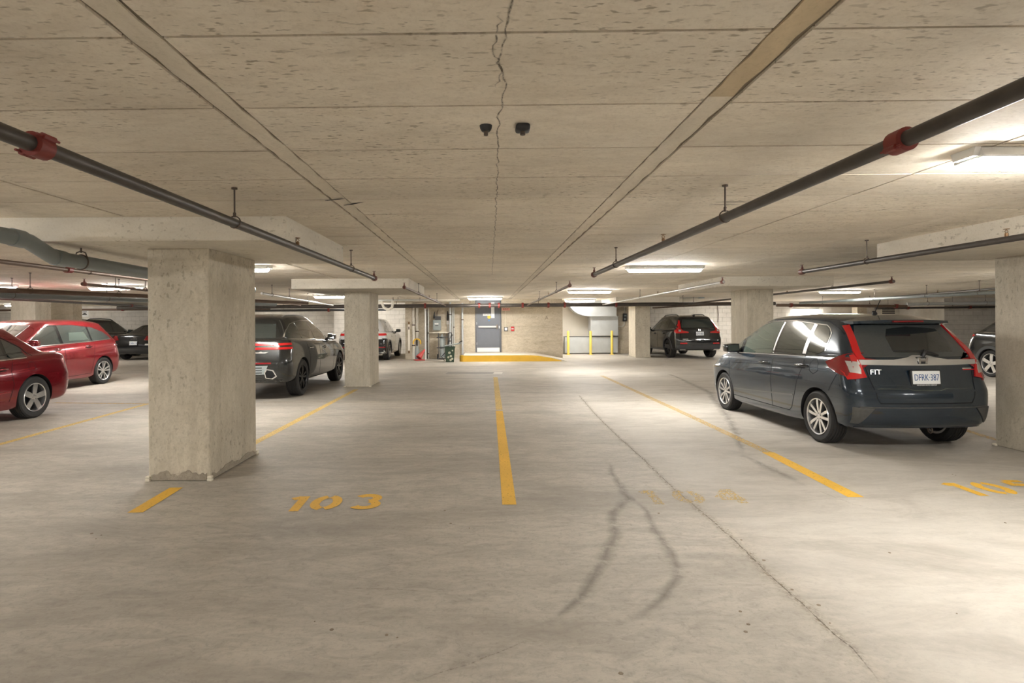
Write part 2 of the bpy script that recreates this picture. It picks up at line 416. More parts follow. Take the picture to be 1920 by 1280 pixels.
for a, c_, mt in (((838, 699), (925, 699), 'strip_dark'), ((926, 699), (942, 699), 'patch_pale')):
    M.setdefault('strip_dark', plain('grey_floor_patch', (.27, .255, .23), .7, var=.1)); M.setdefault('patch_pale', plain('pale_floor_patch', (.62, .59, .53), .7, var=.08))
    ribbon_flat([G(*a), G(*c_)], .60, .0014).obj('floor_patch', M[mt], floor)
rnd = random.Random(5); mb = MB()
for px, py in ((1388, 1146), (1403, 1170), (1398, 1184), (1164, 1262), (1235, 962), (1298, 940), (1365, 993), (1390, 1012), (1432, 1050), (1485, 1105), (1535, 1134), (1556, 1168), (1786, 889), (1792, 891), (1885, 980), (1668, 1036), (1794, 1150), (180, 1010), (190, 1003), (172, 1000), (834, 957), (870, 956), (845, 981), (880, 990), (725, 1190), (745, 1195), (590, 1165), (622, 1180)):
    p = G(px, py); s = rnd.uniform(.004, .012)
    mb.lathe([(0, .003), (s*.8, .0025), (s, 0)], n=6, c=(p.x, p.y, 0))
o = mb.obj('debris', M['joint'], floor); o['kind'] = 'stuff'

# ------------------------------------------------------------------ block walls
BL, BH, MJ = .40, .20, .010
blockmesh = MB().box((MJ/2, -.014, MJ/2), (BL-MJ/2, .02, BH-MJ/2), ch=0).mesh('block', M['block'])
halfmesh = MB().box((MJ/2, -.014, MJ/2), (BL/2-MJ/2, .02, BH-MJ/2), ch=0).mesh('half_block', M['block'])
def block_wall(name, x0, x1, y, vis, label, z1=CEIL):
    """a wall facing the camera; its blocks inside the visible ranges (xa, xb, za) are parts, the others one joined part"""
    root = MB().box((x0, y, 0), (x1, y+.25, z1+.02)).obj(name, M['mortar']); structure(root, label, 'wall')
    rebase(root, (x0, y, 0)); st = MB(); cnt = 0
    r = 0
    while (r+.6)*BH < z1:
        x = x0
        c = 0
        while x < x1-.05:
            first = (c == 0 and r % 2)
            L = BL/2 if first else BL
            L = min(L, x1-x)
            if any(xa-.2 < x < xb and r*BH >= za for xa, xb, za in vis) and L in (BL, BL/2) and cnt < 298:
                o = link('block', halfmesh if L == BL/2 else blockmesh, root, (x-x0, -.002*random.random(), r*BH)); cnt += 1
            else:
                st.box((x-x0+MJ/2, -.014, r*BH+MJ/2), (x-x0+L-MJ/2, .02, min(z1, (r+1)*BH)-MJ/2))
            x += L; c += 1
        r += 1
    if st.v: o = st.obj('block_field', M['block'], root); o['kind'] = 'stuff'
    return root
wl = block_wall('wall_back_left', -26, -7.0, 28.6, [(-20.9, -16.6, .8), (-11.6, -7.0, .6)], 'pale concrete block wall behind the black cars on the left')
block_wall('wall_back_middle', -7.0, -3.13, 26.6, [(-5.2, -3.13, 0)], 'white painted block wall in front of the white vehicle')
block_wall('wall_back_right', 6.6, 19.6, 27.3, [(7.3, 11.9, 0), (13.2, 19.6, 1.0)], 'cream block wall behind the parked dark suv and the right columns')
block_wall('wall_right_far', 19.6, 27.0, 24.6, [(19.6, 22.0, .6)], 'grey block wall jutting forward behind the rightmost column')
ret = MB().box((19.58, 24.6, 0), (19.6+.02, 27.4, CEIL)).obj('trim_1', M['block']); structure(ret, 'short pale return at the edge of the jutting block wall', 'wall')
ret = MB().box((-7.02, 26.6, 0), (-6.98, 28.7, CEIL)).obj('trim_2', M['block']); structure(ret, 'hidden return of block wall behind second left column', 'wall')
for nm, a, b, lab in (('wall_left', (X0-.2, YB, 0), (X0, YF, CEIL+.1), 'plain concrete side wall at the far left of the garage'),
                      ('wall_right', (X1, YB, 0), (X1+.2, YF, CEIL+.1), 'plain concrete side wall at the far right of the garage'),
                      ('wall_front', (X0, YB-.2, 0), (X1, YB, CEIL+.1), 'plain concrete wall behind the viewpoint')):
    structure(MB().box(a, b).obj(nm, M['wall']), lab, 'wall')
core = MB().box((-3.13, 22.9, 0), (3.05, 27.2, CEIL+.01)).obj('wall_back_centre', M['wall']); structure(core, 'brown stained concrete wall around the grey exit door', 'wall')
structure(MB().box((3.05, 26.4, 0), (6.6, 26.7, CEIL+.01)).obj('wall_alcove', M['pale']), 'pale wall at the back of the duct alcove', 'wall')
structure(MB().box((5.75, 25.6, 0), (6.62, 26.4, CEIL+.01)).obj('wall_alcove_right', M['wall']), 'brown concrete wall stub right of the metal ducts', 'wall')
pier = MB().box((-3.16, 22.55, 0), (-2.90, 22.9, CEIL), ch=.01).obj('pier', M['wall']); tag(pier, 'narrow concrete pier at the left end of the utility niche', 'pier', kind='structure')
structure(MB().box((-14.2, 18.0, 0), (-12.9, 18.4, CEIL)).obj('wall_stub_left', M['wall']), 'brown concrete stub wall behind the far left column', 'wall')

# ------------------------------------------------------------------ columns and their drop panels
def column(x0, x1, y0, y1, label, spall=False, z1=DROP):
    cx, cy = (x0+x1)/2, (y0+y1)/2
    o = MB().box((x0-cx, y0-cy, 0), (x1-cx, y1-cy, z1+.01), ch=.014).obj('column', M['column'], loc=(cx, cy, 0))
    tag(o, label, 'column', kind='structure')
    for sx in (x0, x1):
        for sy in (y0, y1):
            mb = MB().box((-.022, -.022, 0), (.022, .022, .022), ch=.004)
            if spall: mb.box((-.020, -.020, .026), (.020, .020, .046), ch=.004)
            mb.obj('corner_block', M['cream'], o, loc=(sx-cx, sy-cy, 0))
    if spall:
        rnd = random.Random(4); n = 26
        def edge(w, base):
            return [(w*i/n, base+.016*math.sin(i*.55+w*9)+.008*math.sin(i*1.9)+rnd.uniform(-.008, .008)) for i in range(n+1)]
        e = edge(x1-x0-.06, .075)
        mb = MB(); mb.prism([(0, .012)]+[(a, b) for a, b in e]+[(x1-x0-.06, .012)], 'y', -.004, .006)
        mb.obj('spalled_patch', M['spall'], o, loc=(x0-cx+.03, y0-cy-.002, 0))
        e = edge(y1-y0-.06, .06)
        mb = MB(); mb.prism([(0, .012)]+e+[(y1-y0-.06, .012)], 'x', -.006, .004)
        mb.obj('spalled_patch', M['spall'], o, loc=(x1-cx+.002, y0-cy+.03, 0))
        crack = [(.30, .08), (.31, .14), (.335, .17), (.33, .20), (.39, .215), (.44, .25), (.50, .28)]
        mb = MB(); vs = []
        for i, (a, b) in enumerate(crack): vs += [(a, -.0155, b+.004), (a+.003, -.0155, b-.004)]
        mb.add(vs, [(2*i, 2*i+1, 2*i+3, 2*i+2) for i in range(len(crack)-1)])
        mb.obj('crack', M['crack'], o, loc=(x0-cx, y0-cy+.014, 0))
    return o
M['spall'] = concrete('spalled_aggregate', (.42, .37, .30), (.30, .26, .20), (.15, .12, .09), patch=9, bump=1.0, fine=2)
column(-3.12, -2.55, 5.31, 6.38, 'big beige concrete column with chipped base on the near left', True)
column(-3.19, -2.61, 12.97, 14.0, 'second left concrete column standing before the black suv nose')
column(5.83, 6.45, 5.5, 6.6, 'near right concrete column beside the dark blue hatchback')
column(5.83, 6.42, 12.85, 13.7, 'concrete column rising behind the dark blue hatchback roof')
column(5.9, 6.49, 22.76, 23.8, 'farthest right concrete column left of the parked dark suv')
column(-13.2, -12.52, 16.0, 16.6, 'far left concrete column behind the red hatchback')
def drop(x0, x1, y0, y1, label, z0=DROP):
    cx, cy = (x0+x1)/2, (y0+y1)/2
    o = MB().box((x0-cx, y0-cy, 0), (x1-cx, y1-cy, CEIL-z0+.01), ch=.008).obj('drop_panel', M['panel'], loc=(cx, cy, z0))
    tag(o, label, 'drop panel', kind='structure')
drop(-4.12, -1.66, 4.80, 6.72, 'thick concrete drop panel above the big near left column')
drop(-3.95, -1.56, 11.7, 14.6, 'concrete drop panel above the second left column')
drop(4.62, 7.10, 4.7, 6.8, 'concrete drop panel above the near right column')
drop(4.82, 7.07, 11.7, 14.4, 'concrete drop panel above the hatchback roof column')
drop(4.86, 7.24, 21.5, 24.2, 'concrete drop panel above the farthest right column')
drop(-4.0, -1.0, 22.3, 22.9, 'low concrete beam across the top of the utility niche', 2.24)

# ------------------------------------------------------------------ lamps
def lamp(x0, y, label, length=1.2, z=CEIL, grp='strip lights on the ceiling'):
    r = empty('ceiling_light', (x0+length/2, y, z), 0, label, 'light', grp)
    h = length/2
    mb = MB(); mb.prism([(-.078, -.004), (.078, -.004), (.094, -.046), (.090, -.056), (-.090, -.056), (-.094, -.046)], 'x', -h, h)
    for s in (-1, 1):
        mb.prism([(-.08, 0), (.08, 0), (.065, -.045), (-.065, -.045)], 'x', s*h, s*(h+.03))
    mb.box((-h*.6, -.03, -.007), (-h*.6+.05, .03, .0)); mb.box((h*.6-.05, -.03, -.007), (h*.6, .03, .0))
    mb.obj('housing', M['white'], r)
    mb = MB(); pr = [(-.064, -.05), (.064, -.05), (.058, -.082), (.036, -.098), (-.036, -.098), (-.058, -.082)]
    n = len(pr)
    secs = [(-h+.01, .55), (-h+.04, 1), (h-.04, 1), (h-.01, .55)]
    vs = [(x, a*(.75+.25*k), -.05+(b+.05)*k) for x, k in secs for a, b in pr]
    fs = [(i*n+j, i*n+(j+1) % n, (i+1)*n+(j+1) % n, (i+1)*n+j) for i in range(3) for j in range(n)]+[tuple(range(n)), tuple(range(4*n-1, 3*n-1, -1))]
    bm = bmesh.new(); bv = [bm.verts.new(v) for v in vs]
    for f in fs: bm.faces.new([bv[i] for i in f])
    bmesh.ops.recalc_face_normals(bm, faces=bm.faces); mb.bm(bm)
    mb.obj('diffuser', M['diffuser'], r)
    for s in (-1, 1):
        for q in (-.4, .4):
            MB().box((-.02, -.092, -.05), (.02, -.082, -.02)).obj('clip', M['conduit'], r, loc=(h*q*1.4*1, 0 if s < 0 else .174, 0))
    return r
for x, y, lab in ((2.56, 3.05, 'large lit strip light at the right edge of the near ceiling'),
                  (2.32, 9.4, 'lit strip light over the aisle right of centre, second from the front'),
                  (2.36, 16.4, 'lit strip light just before the duct alcove'),
                  (3.26, 23.6, 'lit strip light hung above the curved metal duct'),
                  (-.62, 20.8, 'lit strip light in front of the grey exit door'),
                  (10.1, 17.4, 'lit strip light above the dark blue hatchback roof'),
                  (-4.56, 8.93, 'strip light half hidden by the big near left column'),
                  (-5.5, 18.5, 'lit strip light behind the second left column'),
                  (-11.75, 12.9, 'strip light above the red cars behind the pipes'),
                  (-9.2, 13.4, 'strip light glowing above the red hatchback tail')):
    lamp(x, y, lab)
for x, y in ((2.6, -3.2), (-6.3, 3.4), (-3.4, -1.7), (-11.6, 5.5), (9.9, 3.6), (10.3, 10.4), (-11.5, -2.5), (10, -3.5), (-18.5, 13), (18.3, 12.5), (-16.5, 20.5), (-18, 5), (18, 4)):  # lamps added out of view as fill light, no known source there
    lamp(x, y, 'unseen strip light added as fill light', grp='strip lights added as fill beyond the picture edges')
for x, y, lab in ((-11.25, 25.0, 'strip light added to brighten the left block wall, hidden by the big near left column'), (-21.0, 25.2, 'strip light added to brighten the far left, over the black wagon'),
                  (-5.85, 24.2, 'strip light added to brighten the wall by the white suv, behind the second left column'), (10.65, 24.6, 'strip light added to brighten the wall by the dark grey suv, behind a column')):
    lamp(x, y, lab)  # hidden lamps added to brighten the dim far walls
lamp(14.7, 27.15, 'small lit strip light low on the far right block wall', .95, 1.98)

# ------------------------------------------------------------------ pipes
def run(name, pts, r, mat, label, cat='pipe', coup=(), hang=(), head=(), ends=(), top=CEIL, couplab=None, grp=None):
    """a pipe hung from the slab: its couplings, hangers, heads and end fittings (given by y, or x on a cross run) are parts"""
    P = [Vector(p) for p in pts]; base = P[0].copy()
    o = MB().tube([p-base for p in P], r, 16).obj(name, mat, smooth=50, loc=base); tag(o, label, cat, grp)
    ax = 1 if abs(P[-1].y-P[0].y) > abs(P[-1].x-P[0].x) else 0
    def at(t):
        for a, b in zip(P[:-1], P[1:]):
            lo, hi = sorted((a[ax], b[ax]))
            if lo-1e-4 <= t <= hi+1e-4:
                k = (t-a[ax])/(b[ax]-a[ax]); return a+(b-a)*k, (b-a).normalized()
        return P[-1], (P[-1]-P[-2]).normalized()
    for t in coup:
        p, d = at(t); a = p-d*.035; b = p+d*.035
        mb = MB().tube([a-base-d*.004, a-base, b-base, b-base+d*.004], [r*1.18, r*1.5, r*1.5, r*1.18], 18)
        sd = d.cross(Vector((0,0,1))).normalized()
        sd = (sd*.8+Vector((0,0,.6))).normalized()
        for s in (-1, 1):
            q = p+sd*s*r*1.6-base
            mb.tube([q-d*.03, q+d*.03], r*.42, 8); mb.tube([q-d*.055, q+d*.055], r*.16, 6)
        mb.obj('coupling', M['redpaint'], o, smooth=40)
    for t in hang:
        p, d = at(t); q = p-base; tz = top(p) if callable(top) else top
        mb = MB().tube([q+Vector((0,0,r*2.0)), Vector((q.x, q.y, tz-base.z))], .0055, 6)
        mb.tube([Vector((q.x, q.y, tz-base.z-.012)), Vector((q.x, q.y, tz-base.z))], .02, 8)
        mb.torus(q+Vector((0,0,r*.25)), r*1.28, .0045, 'y' if ax == 1 else 'x', 18, 6)
        mb.tube([q+Vector((0,0,r*1.35)), q+Vector((0,0,r*2.3))], .010, 6)
        mb.obj('hanger', M['rod'], o, smooth=40)
    for t in head:
        p, d = at(t); q = p-base+Vector((0,0,r*.8))
        mb = MB().tube([q, q+Vector((0,0,.03))], .014, 8)
        for s in (-1, 1): mb.tube([q+Vector((0,0,.03)), q+Vector((s*.014, 0, .042)), q+Vector((0,0,.062))], .003, 5)
        mb.tube([q+Vector((0,0,.062)), q+Vector((0,0,.066))], .022, 10)
        mb.obj('sprinkler_head', M['brass'], o, smooth=40)
    for t in ends:
        p, d = at(t); q = p-base
        mb = MB().tube([q-d*.05, q-d*.02, q+d*.035, q+d*.045], [r*1.2, r*1.45, r*1.45, r*1.1], 14)
        mb.tube([q, q+Vector((0,0,r*2.2))], .016, 8); mb.tube([q+Vector((0,0,r*2.2)), q+Vector((0,0,r*2.2+.022))], .010, 6)
        mb.tube([q+Vector((0,0,r*2.2+.03)), q+Vector((0,0,r*2.2+.034))], .024, 10)
        mb.tube([q+Vector((0,0,r*2.2)), q+Vector((0,0,r*2.2+.032))], .006, 6)
        mb.obj('end_fitting', M['rustred'], o, smooth=40)
    return o
run('sprinkler_pipe', [(-1.645, -2, 2.108), (-1.645, 8.5, 2.104)], .030, M['iron'], 'long black sprinkler pipe crossing the near left ceiling', coup=(2.12,), hang=(3.78, 7.05), head=(5.05,), ends=(8.5,))
run('sprinkler_pipe', [(1.575, -2, 2.122), (1.575, 8.35, 2.125)], .030, M['iron'], 'long dark sprinkler pipe crossing the near right ceiling', coup=(2.18,), hang=(3.78, 6.95), head=(5.10,), ends=(8.35,))
run('sprinkler_pipe', [(4.27, 1, 2.098), (4.27, 7.77, 2.098)], .027, M['iron'], 'sprinkler pipe ending left of the near right drop panel', hang=(6.45,), head=(4.72,), ends=(7.77,))
run('sprinkler_pipe', [(-4.97, 1, 2.10), (-5.0, 10.5, 2.10)], .024, M['brownpipe'], 'brown sprinkler pipe left of the grey drain pipe', coup=(6.9,), hang=(7.25,))
run('sprinkler_pipe', [(-1.54, 10.85, 2.11), (-1.52, 21.75, 2.07)], .024, M['brownpipe'], 'short brown sprinkler pipe rising from the far cross main, left of the exit door', ends=(10.9,), hang=(13.2, 18.0), head=(15.6,))
run('sprinkler_pipe', [(1.60, 10.9, 2.13), (1.58, 21.75, 2.07)], .024, M['brownpipe'], 'short brown sprinkler pipe rising from the far cross main, right of the exit door', ends=(10.95,), hang=(13.0, 17.0), head=(14.6,))
run('sprinkler_pipe', [(4.42, 10.7, 2.165), (4.42, 21.75, 2.07)], .024, M['silver'], 'pale sprinkler pipe reaching the hatchback roof column drop panel', ends=(10.75,), hang=(16.5,), head=(14.8,))
run('sprinkler_pipe', [(7.58, 10.7, 2.155), (7.6, 21.6, 2.08)], .026, M['iron'], 'dark sprinkler pipe right of the hatchback roof column', ends=(10.75,), hang=(12.6,), head=(14.5,))
run('sprinkler_pipe', [(-6.62, 9.45, 2.11), (-6.6, 20.5, 2.08)], .024, M['brownpipe'], 'brown sprinkler pipe with red end above the red hatchback', ends=(9.5,), hang=(10.3, 11.2))
run('main_pipe', [(-14, 21.9, 2.06), (11.0, 21.9, 2.075)], .068, M['iron'], 'thick dark main pipe crossing in front of the exit door', coup=(-2.3, -.25, .15, .5, 1.4, 2.38, 3.0, 4.95), hang=(-3.4, -.6, 2.0, 5.2, 7.9))
run('main_pipe', [(-9.2, 6.3, 2.02), (-5.2, 16.8, 2.02)], .042, M['brownpipe'], 'dark brown main pipe slanting above the red hatchback', coup=(8.9,), hang=(9.9, 11.4))
run('waste_pipe', [(-9.9, 9.2, 2.0), (-6.2, 17.0, 2.0)], .055, M['greypipe'], 'grey waste pipe beneath the brown main over the red hatchback', hang=(11.0, 12.6))
run('branch_pipe', [(-10.5, 11.8, 2.02), (-11.4, 21.5, 2.02)], .03, M['iron'], 'thin black pipe running back on the far left', coup=(18.0,))
run('branch_pipe', [(-20, 23.0, 2.02), (-8.6, 23.0, 2.03)], .04, M['brownpipe'], 'thin brown pipe crossing before the far left block wall', coup=(-14.5, -12.0), hang=(-18.0, -13.0, -9.5))
run('branch_pipe', [(-13, 24.2, 1.98), (-4.2, 24.2, 1.98)], .05, M['darkgrey'], 'dark grey pipe across the block wall behind the black suv', coup=(-6.6,), hang=(-11.0, -8.5, -5.0))
run('conduit_pipe', [(-4.9, 12.6, 2.10), (-5.70, 21.5, 2.10)], .026, M['silver'], 'pale pipe slanting back above the charcoal suv', hang=(13.4, 15.0, 17.2))
# right hand bundle
run('branch_pipe', [A(1990, 531, 11), A(1620, 561, 20.5)], .028, M['iron'], 'dark upper pipe of the right hand bundle over the hatchback', hang=(12.6,), head=(15.5,))
run('conduit_pipe', [A(1990, 541, 11.5), A(1500, 568, 21)], .042, M['greypipe'], 'grey conduit of the right hand bundle over the hatchback', hang=(13.4, 15.0, 17.0))
run('branch_pipe', [A(1456, 572, 21.9), A(1700, 574, 21.9)], .055, M['brownpipe'], 'dark red main pipe of the right hand bundle', coup=(11.6, 15.6), hang=(12.8, 14.6))
run('branch_pipe', [A(1700, 570, 21.9), A(1960, 567, 21.9)], .06, M['galv'], 'pale lagged pipe behind the right hand bundle', hang=(16.8, 19.0))
run('branch_pipe', [A(1640, 578, 23.2), A(1960, 574, 23.2)], .04, M['iron'], 'lowest dark pipe of the right hand bundle', coup=(17.0, 19.5), hang=(16.2, 18.8))
run('branch_pipe', [A(1224, 577, 21.6), A(1330, 571, 19.8), A(1378, 568, 19.0)], .03, M['rod'], 'thin dark pipe below the main, above the parked dark suv', hang=(20.6,))

# grey drain pipe that dodges down under the near left drop panel
P = [(-3.70, 3.3, 2.148), (-3.68, 4.56, 2.128), (-3.67, 4.63, 2.115), (-3.67, 4.86, 2.030), (-3.67, 4.93, 2.016), (-3.66, 6.6, 1.99), (-3.65, 9.0, 1.97)]
b0 = Vector(P[0])
dr = MB().tube([Vector(p)-b0 for p in P], .063, 20).obj('drain_pipe', M['greypipe'], smooth=45, loc=b0); tag(dr, 'fat grey drain pipe with an elbow under the near left drop panel', 'pipe')
mbp = MB().tube([Vector(p)-b0 for p in ((-3.68, 4.47, 2.131), (-3.68, 4.58, 2.126))], .070, 20); mbp.obj('elbow_collar', M['greypipe'], dr, smooth=40)
mbp = MB().tube([Vector(p)-b0 for p in ((-3.67, 4.90, 2.022), (-3.67, 5.01, 2.014))], .070, 20); mbp.obj('elbow_collar', M['greypipe'], dr, smooth=40)
q = Vector((-3.665, 5.22, 2.012))-b0
mb = MB().torus(q, .066, .006, 'y', 22, 6)
for s in (-1, 1): mb.tube([q+Vector((s*.064, 0, .02)), q+Vector((s*.04, 0, .085)), q+Vector((0, 0, .10))], .006, 6)
mb.tube([q+Vector((0,0,.085)), q+Vector((0,0,.135))], .008, 6); mb.obj('clevis_hanger', M['rod'], dr, smooth=40)

# two black rubber stubs stuck to the near ceiling
for i, (px, py, s, lab) in enumerate(((911, 235, .032, 'small round black rubber stub on the ceiling, left of the pair'), (980, 234, .04, 'square black rubber stub on the ceiling, right of the pair'))):
    c = G(px, py, CEIL); mb = MB()
    if i: mb.box((-s*.8, -s*.9, -.03), (s*.8, s*.9, 0), ch=.010)
    else: mb.lathe([(0, -.028), (s*.6, -.026), (s*.8, -.015), (s*.9, 0), (0, 0)], n=14)
    o = mb.obj('rubber_stub', M['black'], smooth=50, loc=c-Vector((0,0,.001))); tag(o, lab, 'ceiling stub')
    MB().tube([(0, 0, -.045), (0, 0, -.02)], s*.3, 8).obj('pin', M['rod'], o, smooth=40)

# ------------------------------------------------------------------ floor paint
def stripe(pts, w, mat, label, z=.0020, name='parking_line'):
    p = [Vector((q[0], q[1])) for q in pts]; base = p[0]
    o = ribbon_flat([q-base for q in p], w, 0, 0, 6).obj(name, mat, loc=(base.x, base.y, z)); return tag(o, label, 'floor marking')
stripe([G(253, 961), G(331, 914)], .115, M['yellow'], 'short yellow line in front of the big near left column')
stripe([G(470, 834), G(668, 730)], .105, M['yellow_far'], 'yellow line running between the two left columns')
stripe([G(955, 946), G(936, 770)], .112, M['yellow'], 'bright yellow stall line in the middle of the floor')
stripe([G(936, 768), G(929, 707)], .11, M['yellow_far'], 'paler far end of the middle stall line')
stripe([G(1605, 932), G(1440, 848)], .13, M['yellow'], 'bright yellow stall line left of the number 105')
stripe([G(1440, 848), G(1290, 778), G(1128, 704)], .11, M['yellow_worn'], 'worn yellow stall line beside the dark blue hatchback')
stripe([G(-30, 841), G(276, 757)], .10, M['yellow_far'], 'yellow line left of the big near left column')
stripe([G(100, 755), G(278, 757)], .10, M['yellow_worn'], 'faint cross line behind the red cars')
stripe([G(486, 754), G(920, 753)], .12, M['yellow_faint'], 'faint cross line left of the middle stall line', .0016)
stripe([G(945, 753), G(1300, 750)], .12, M['yellow_faint'], 'faint cross line right of the middle stall line', .0016)
stripe([G(1800, 803), G(1872, 826)], .09, M['yellow_worn'], 'short worn line between hatchback and near right column')
stripe([G(775, 709), G(850, 706)], .10, M['yellow_faint'], 'faint far line before the utility niche')
stripe([G(1190, 697), G(1235, 697)], .10, M['yellow_faint'], 'faint far line before the farthest right column')

def strokes(defs, w):
    mb = MB()
    for q, pts in enumerate(defs):
        pts = [Vector(p) for p in pts]; vs = []; zq = q*.0005
        for i, p in enumerate(pts):
            t = (pts[min(i+1, len(pts)-1)]-pts[max(i-1, 0)]).normalized(); n = Vector((-t.y, t.x))*w/2
            vs += [(p.x+n.x, p.y+n.y, zq), (p.x-n.x, p.y-n.y, zq)]
        mb.add(vs, [(2*i, 2*i+1, 2*i+3, 2*i+2) for i in range(len(pts)-1)])
    return mb
def arc(cx, cy, rx, ry, a0, a1, n=14):
    return [(cx+rx*math.cos(math.radians(a0+(a1-a0)*i/n)), cy+ry*math.sin(math.radians(a0+(a1-a0)*i/n))) for i in range(n+1)]
DIG = {'1': [[(0, -.19), (0, .19)], [(-.085, .115), (-.02, .165)]],
       '0': [arc(0, 0, .085, .15, 100, 260), arc(0, 0, .085, .15, -80, 80)],
       '3': [arc(-.01, .085, .08, .078, 150, -75), arc(-.01, -.075, .088, .085, 70, -150)],
       '4': [[(.045, -.19), (.045, .19)], [(.02, .17), (-.10, -.05)], [(-.10, -.07), (.10, -.07)]],
       '5': [[(.09, .165), (-.06, .165)], [(-.065, .15), (-.07, .02)], arc(-.005, -.05, .085, .105, 130, -140)]}
def number(chars, mat, label, rz):
    c0 = sum((Vector(G(*p)) for _, p in chars), Vector())/len(chars); c0.z = .002
    r = empty('stall_number', c0, rz, label, 'floor number')
    R = Matrix.Rotation(-rz, 4, 'Z')
    for ch, p in chars:
        strokes(DIG[ch], .075).obj('digit', mat, r, loc=R @ (G(*p)-Vector((c0.x, c0.y, 0))))
number([('1', (562, 944)), ('0', (612, 942)), ('3', (689, 940))], M['yellow_num'] if 'yellow_num' in M else M['yellow'], 'yellow stencilled stall number 103 on the floor left of the middle line', .05)
number([('1', (1226, 932)), ('0', (1290, 931)), ('4', (1368, 930))], M['yellow_ghost'], 'almost worn off stall number 104 on the floor beside the long crack', -.04)
number([('1', (1812, 917)), ('0', (1862, 915)), ('5', (1925, 912))], M['yellow'], 'orange yellow stall number 105 cut by the right picture edge', -.04)
# ------------------------------------------------------------------ curb, door and what hangs round it
cx0, cx1, cxr, cyf, ch = -.83, 1.62, 2.95, 20.95, .235
prof = [(cx0, ch), (cx1, ch), (1.9, ch-.02), (2.4, ch*.55), (cxr, .004), (cxr, 0), (cx0, 0)]
n = len(prof)
curb = MB().prism(prof, 'y', cyf, 22.895).obj('curb', M['panel']); tag(curb, 'raised concrete landing with ramp below the exit door', 'curb')
face = [(cx0, 0), (cx0, ch-.015), (cx1, ch-.015), (1.9, ch-.035), (2.4, ch*.5), (2.75, .02), (2.75, 0)]
mb = MB().prism(face, 'y', cyf-.012, cyf+.01)
mb.lathe([(.16, 0), (.16, ch-.015), (0, ch-.015)], n=24, c=(cx0+.02, cyf+.148, 0))
o = mb.obj('painted_edge', M['curb'], curb); o['label'] = 'bright yellow painted curb edge'
rebase(curb, (.8, 21.9, 0))
YW = 22.9
def rect(px0, py0, px1, py1, y, d, ch=0, mat=None, name=None, parent=None, off=None):
    a, b = A(px0, py0, y), A(px1, py1, y)
    c = Vector(((a.x+b.x)/2, y, (a.z+b.z)/2)); w, h = abs(b.x-a.x)/2, abs(a.z-b.z)/2
    mb = MB().box((-w, -d, -h), (w, 0, h), ch=ch)
    if name is None: return mb, c, w, h
    o = mb.obj(name, mat, parent, loc=c-(off or Vector())); return o
dx0, dx1, dz0, dz1 = -.42, .61, ch, 2.32
door = empty('door_1', ((dx0+dx1)/2, YW, dz0), 0, 'grey steel exit door with push bar and white kick plate', 'door'); door['kind'] = 'structure'
dw, dh = (dx1-dx0)/2, dz1-dz0
M['doorgrey'] = plain('grey_door_paint', (.155, .165, .19), .4, var=.08); M['frame'] = plain('dark_frame_paint', (.115, .12, .135), .45)
mb = MB()
for s in (-1, 1): mb.box((s*dw, -.05, 0), (s*(dw-.055), .02, dh))
mb.box((-dw, -.05, dh-.05), (dw, .02, dh)); mb.obj('door_frame', M['frame'], door)
MB().box((-dw+.06, -.03, .012), (dw-.06, .01, dh-.055)).obj('door_leaf', M['doorgrey'], door)
MB().box((-dw+.065, -.034, .02), (dw-.065, -.028, .185)).obj('kick_plate', M['white'], door)
pb = MB().box((-dw+.12, -.10, .98), (dw-.20, -.06, 1.05), ch=.008); pb.box((-dw+.12, -.062, .985), (-dw+.16, -.028, 1.045)); pb.obj('push_bar', M['conduit'], door)
MB().box((dw-.20, -.09, .93), (dw-.14, -.028, 1.10), ch=.006).obj('bar_latch', M['chrome'], door)
MB().box((dw-.10, -.055, .95), (dw-.055, -.045, 1.05)).obj('strike_plate', M['conduit'], door)
MB().box((dw-.40, -.036, 1.36), (dw-.265, -.028, 1.98)).obj('door_window', M['platewhite'], door)
sg = MB().box((-.21, -.036, 1.455), (.09, -.030, 1.535)).obj('door_sign', M['white'], door)
text('sign_text', 'EXIT ONLY', .05, (-.06, -.0375, 1.495), (PI/2, 0, 0), M['darkgrey'], sg)
st = MB().lathe([(0, -.034), (.068, -.034), (.068, -.028)], 'y', 22, (.03, 0, 1.40)).obj('door_sticker', M['curb'], door); st['label'] = 'round yellow sticker'
M['bluesticker'] = plain('blue_sticker', (.10, .22, .42), .5)
st = MB().lathe([(0, -.034), (.038, -.034), (.038, -.028)], 'y', 18, (.03, 0, 1.27)).obj('door_sticker', M['bluesticker'], door); st['label'] = 'small round blue sticker'
for z in (.3, 1.1, 1.85): MB().tube([(-dw+.058, -.045, z), (-dw+.058, -.045, z+.1)], .012, 8).obj('hinge', M['conduit'], door)

M['signpink'] = plain('pale_red_sign', (.80, .42, .36), .5)
es = rect(941, 577, 956, 582, YW-.06, .05, .004, M['signpink'], 'exit_sign'); tag(es, 'pale red exit sign box above the right door jamb', 'sign')
text('sign_text', 'EXIT', .10, (0, -.052, 0), (PI/2, 0, 0), M['redpaint'], es, sx=1.1)
MB().tube([(0, -.02, .05), (0, -.02, .2)], .012, 8).obj('stem', M['conduit'], es)
mb, c, w, h = rect(945, 613, 952, 620.5, YW-.001, .05, .006)
o = mb.obj('push_button_box', M['darkgrey'], loc=c); tag(o, 'dark framed white push button right of the exit door', 'button')
MB().box((-w*.65, -.058, -h*.65), (w*.65, -.045, h*.65), ch=.004).obj('button_plate', M['white'], o)
mb = MB().tube([(0, -.012, h), (0, -.012, A(947, 583, YW).z-c.z)], .010, 8); mb.obj('cable_conduit', M['cream'], o)
mb, c, w, h = rect(958, 612, 964, 620.5, YW-.001, .06, .012)
M['alarm'] = plain('fire_alarm_red', (.55, .03, .03), .4)
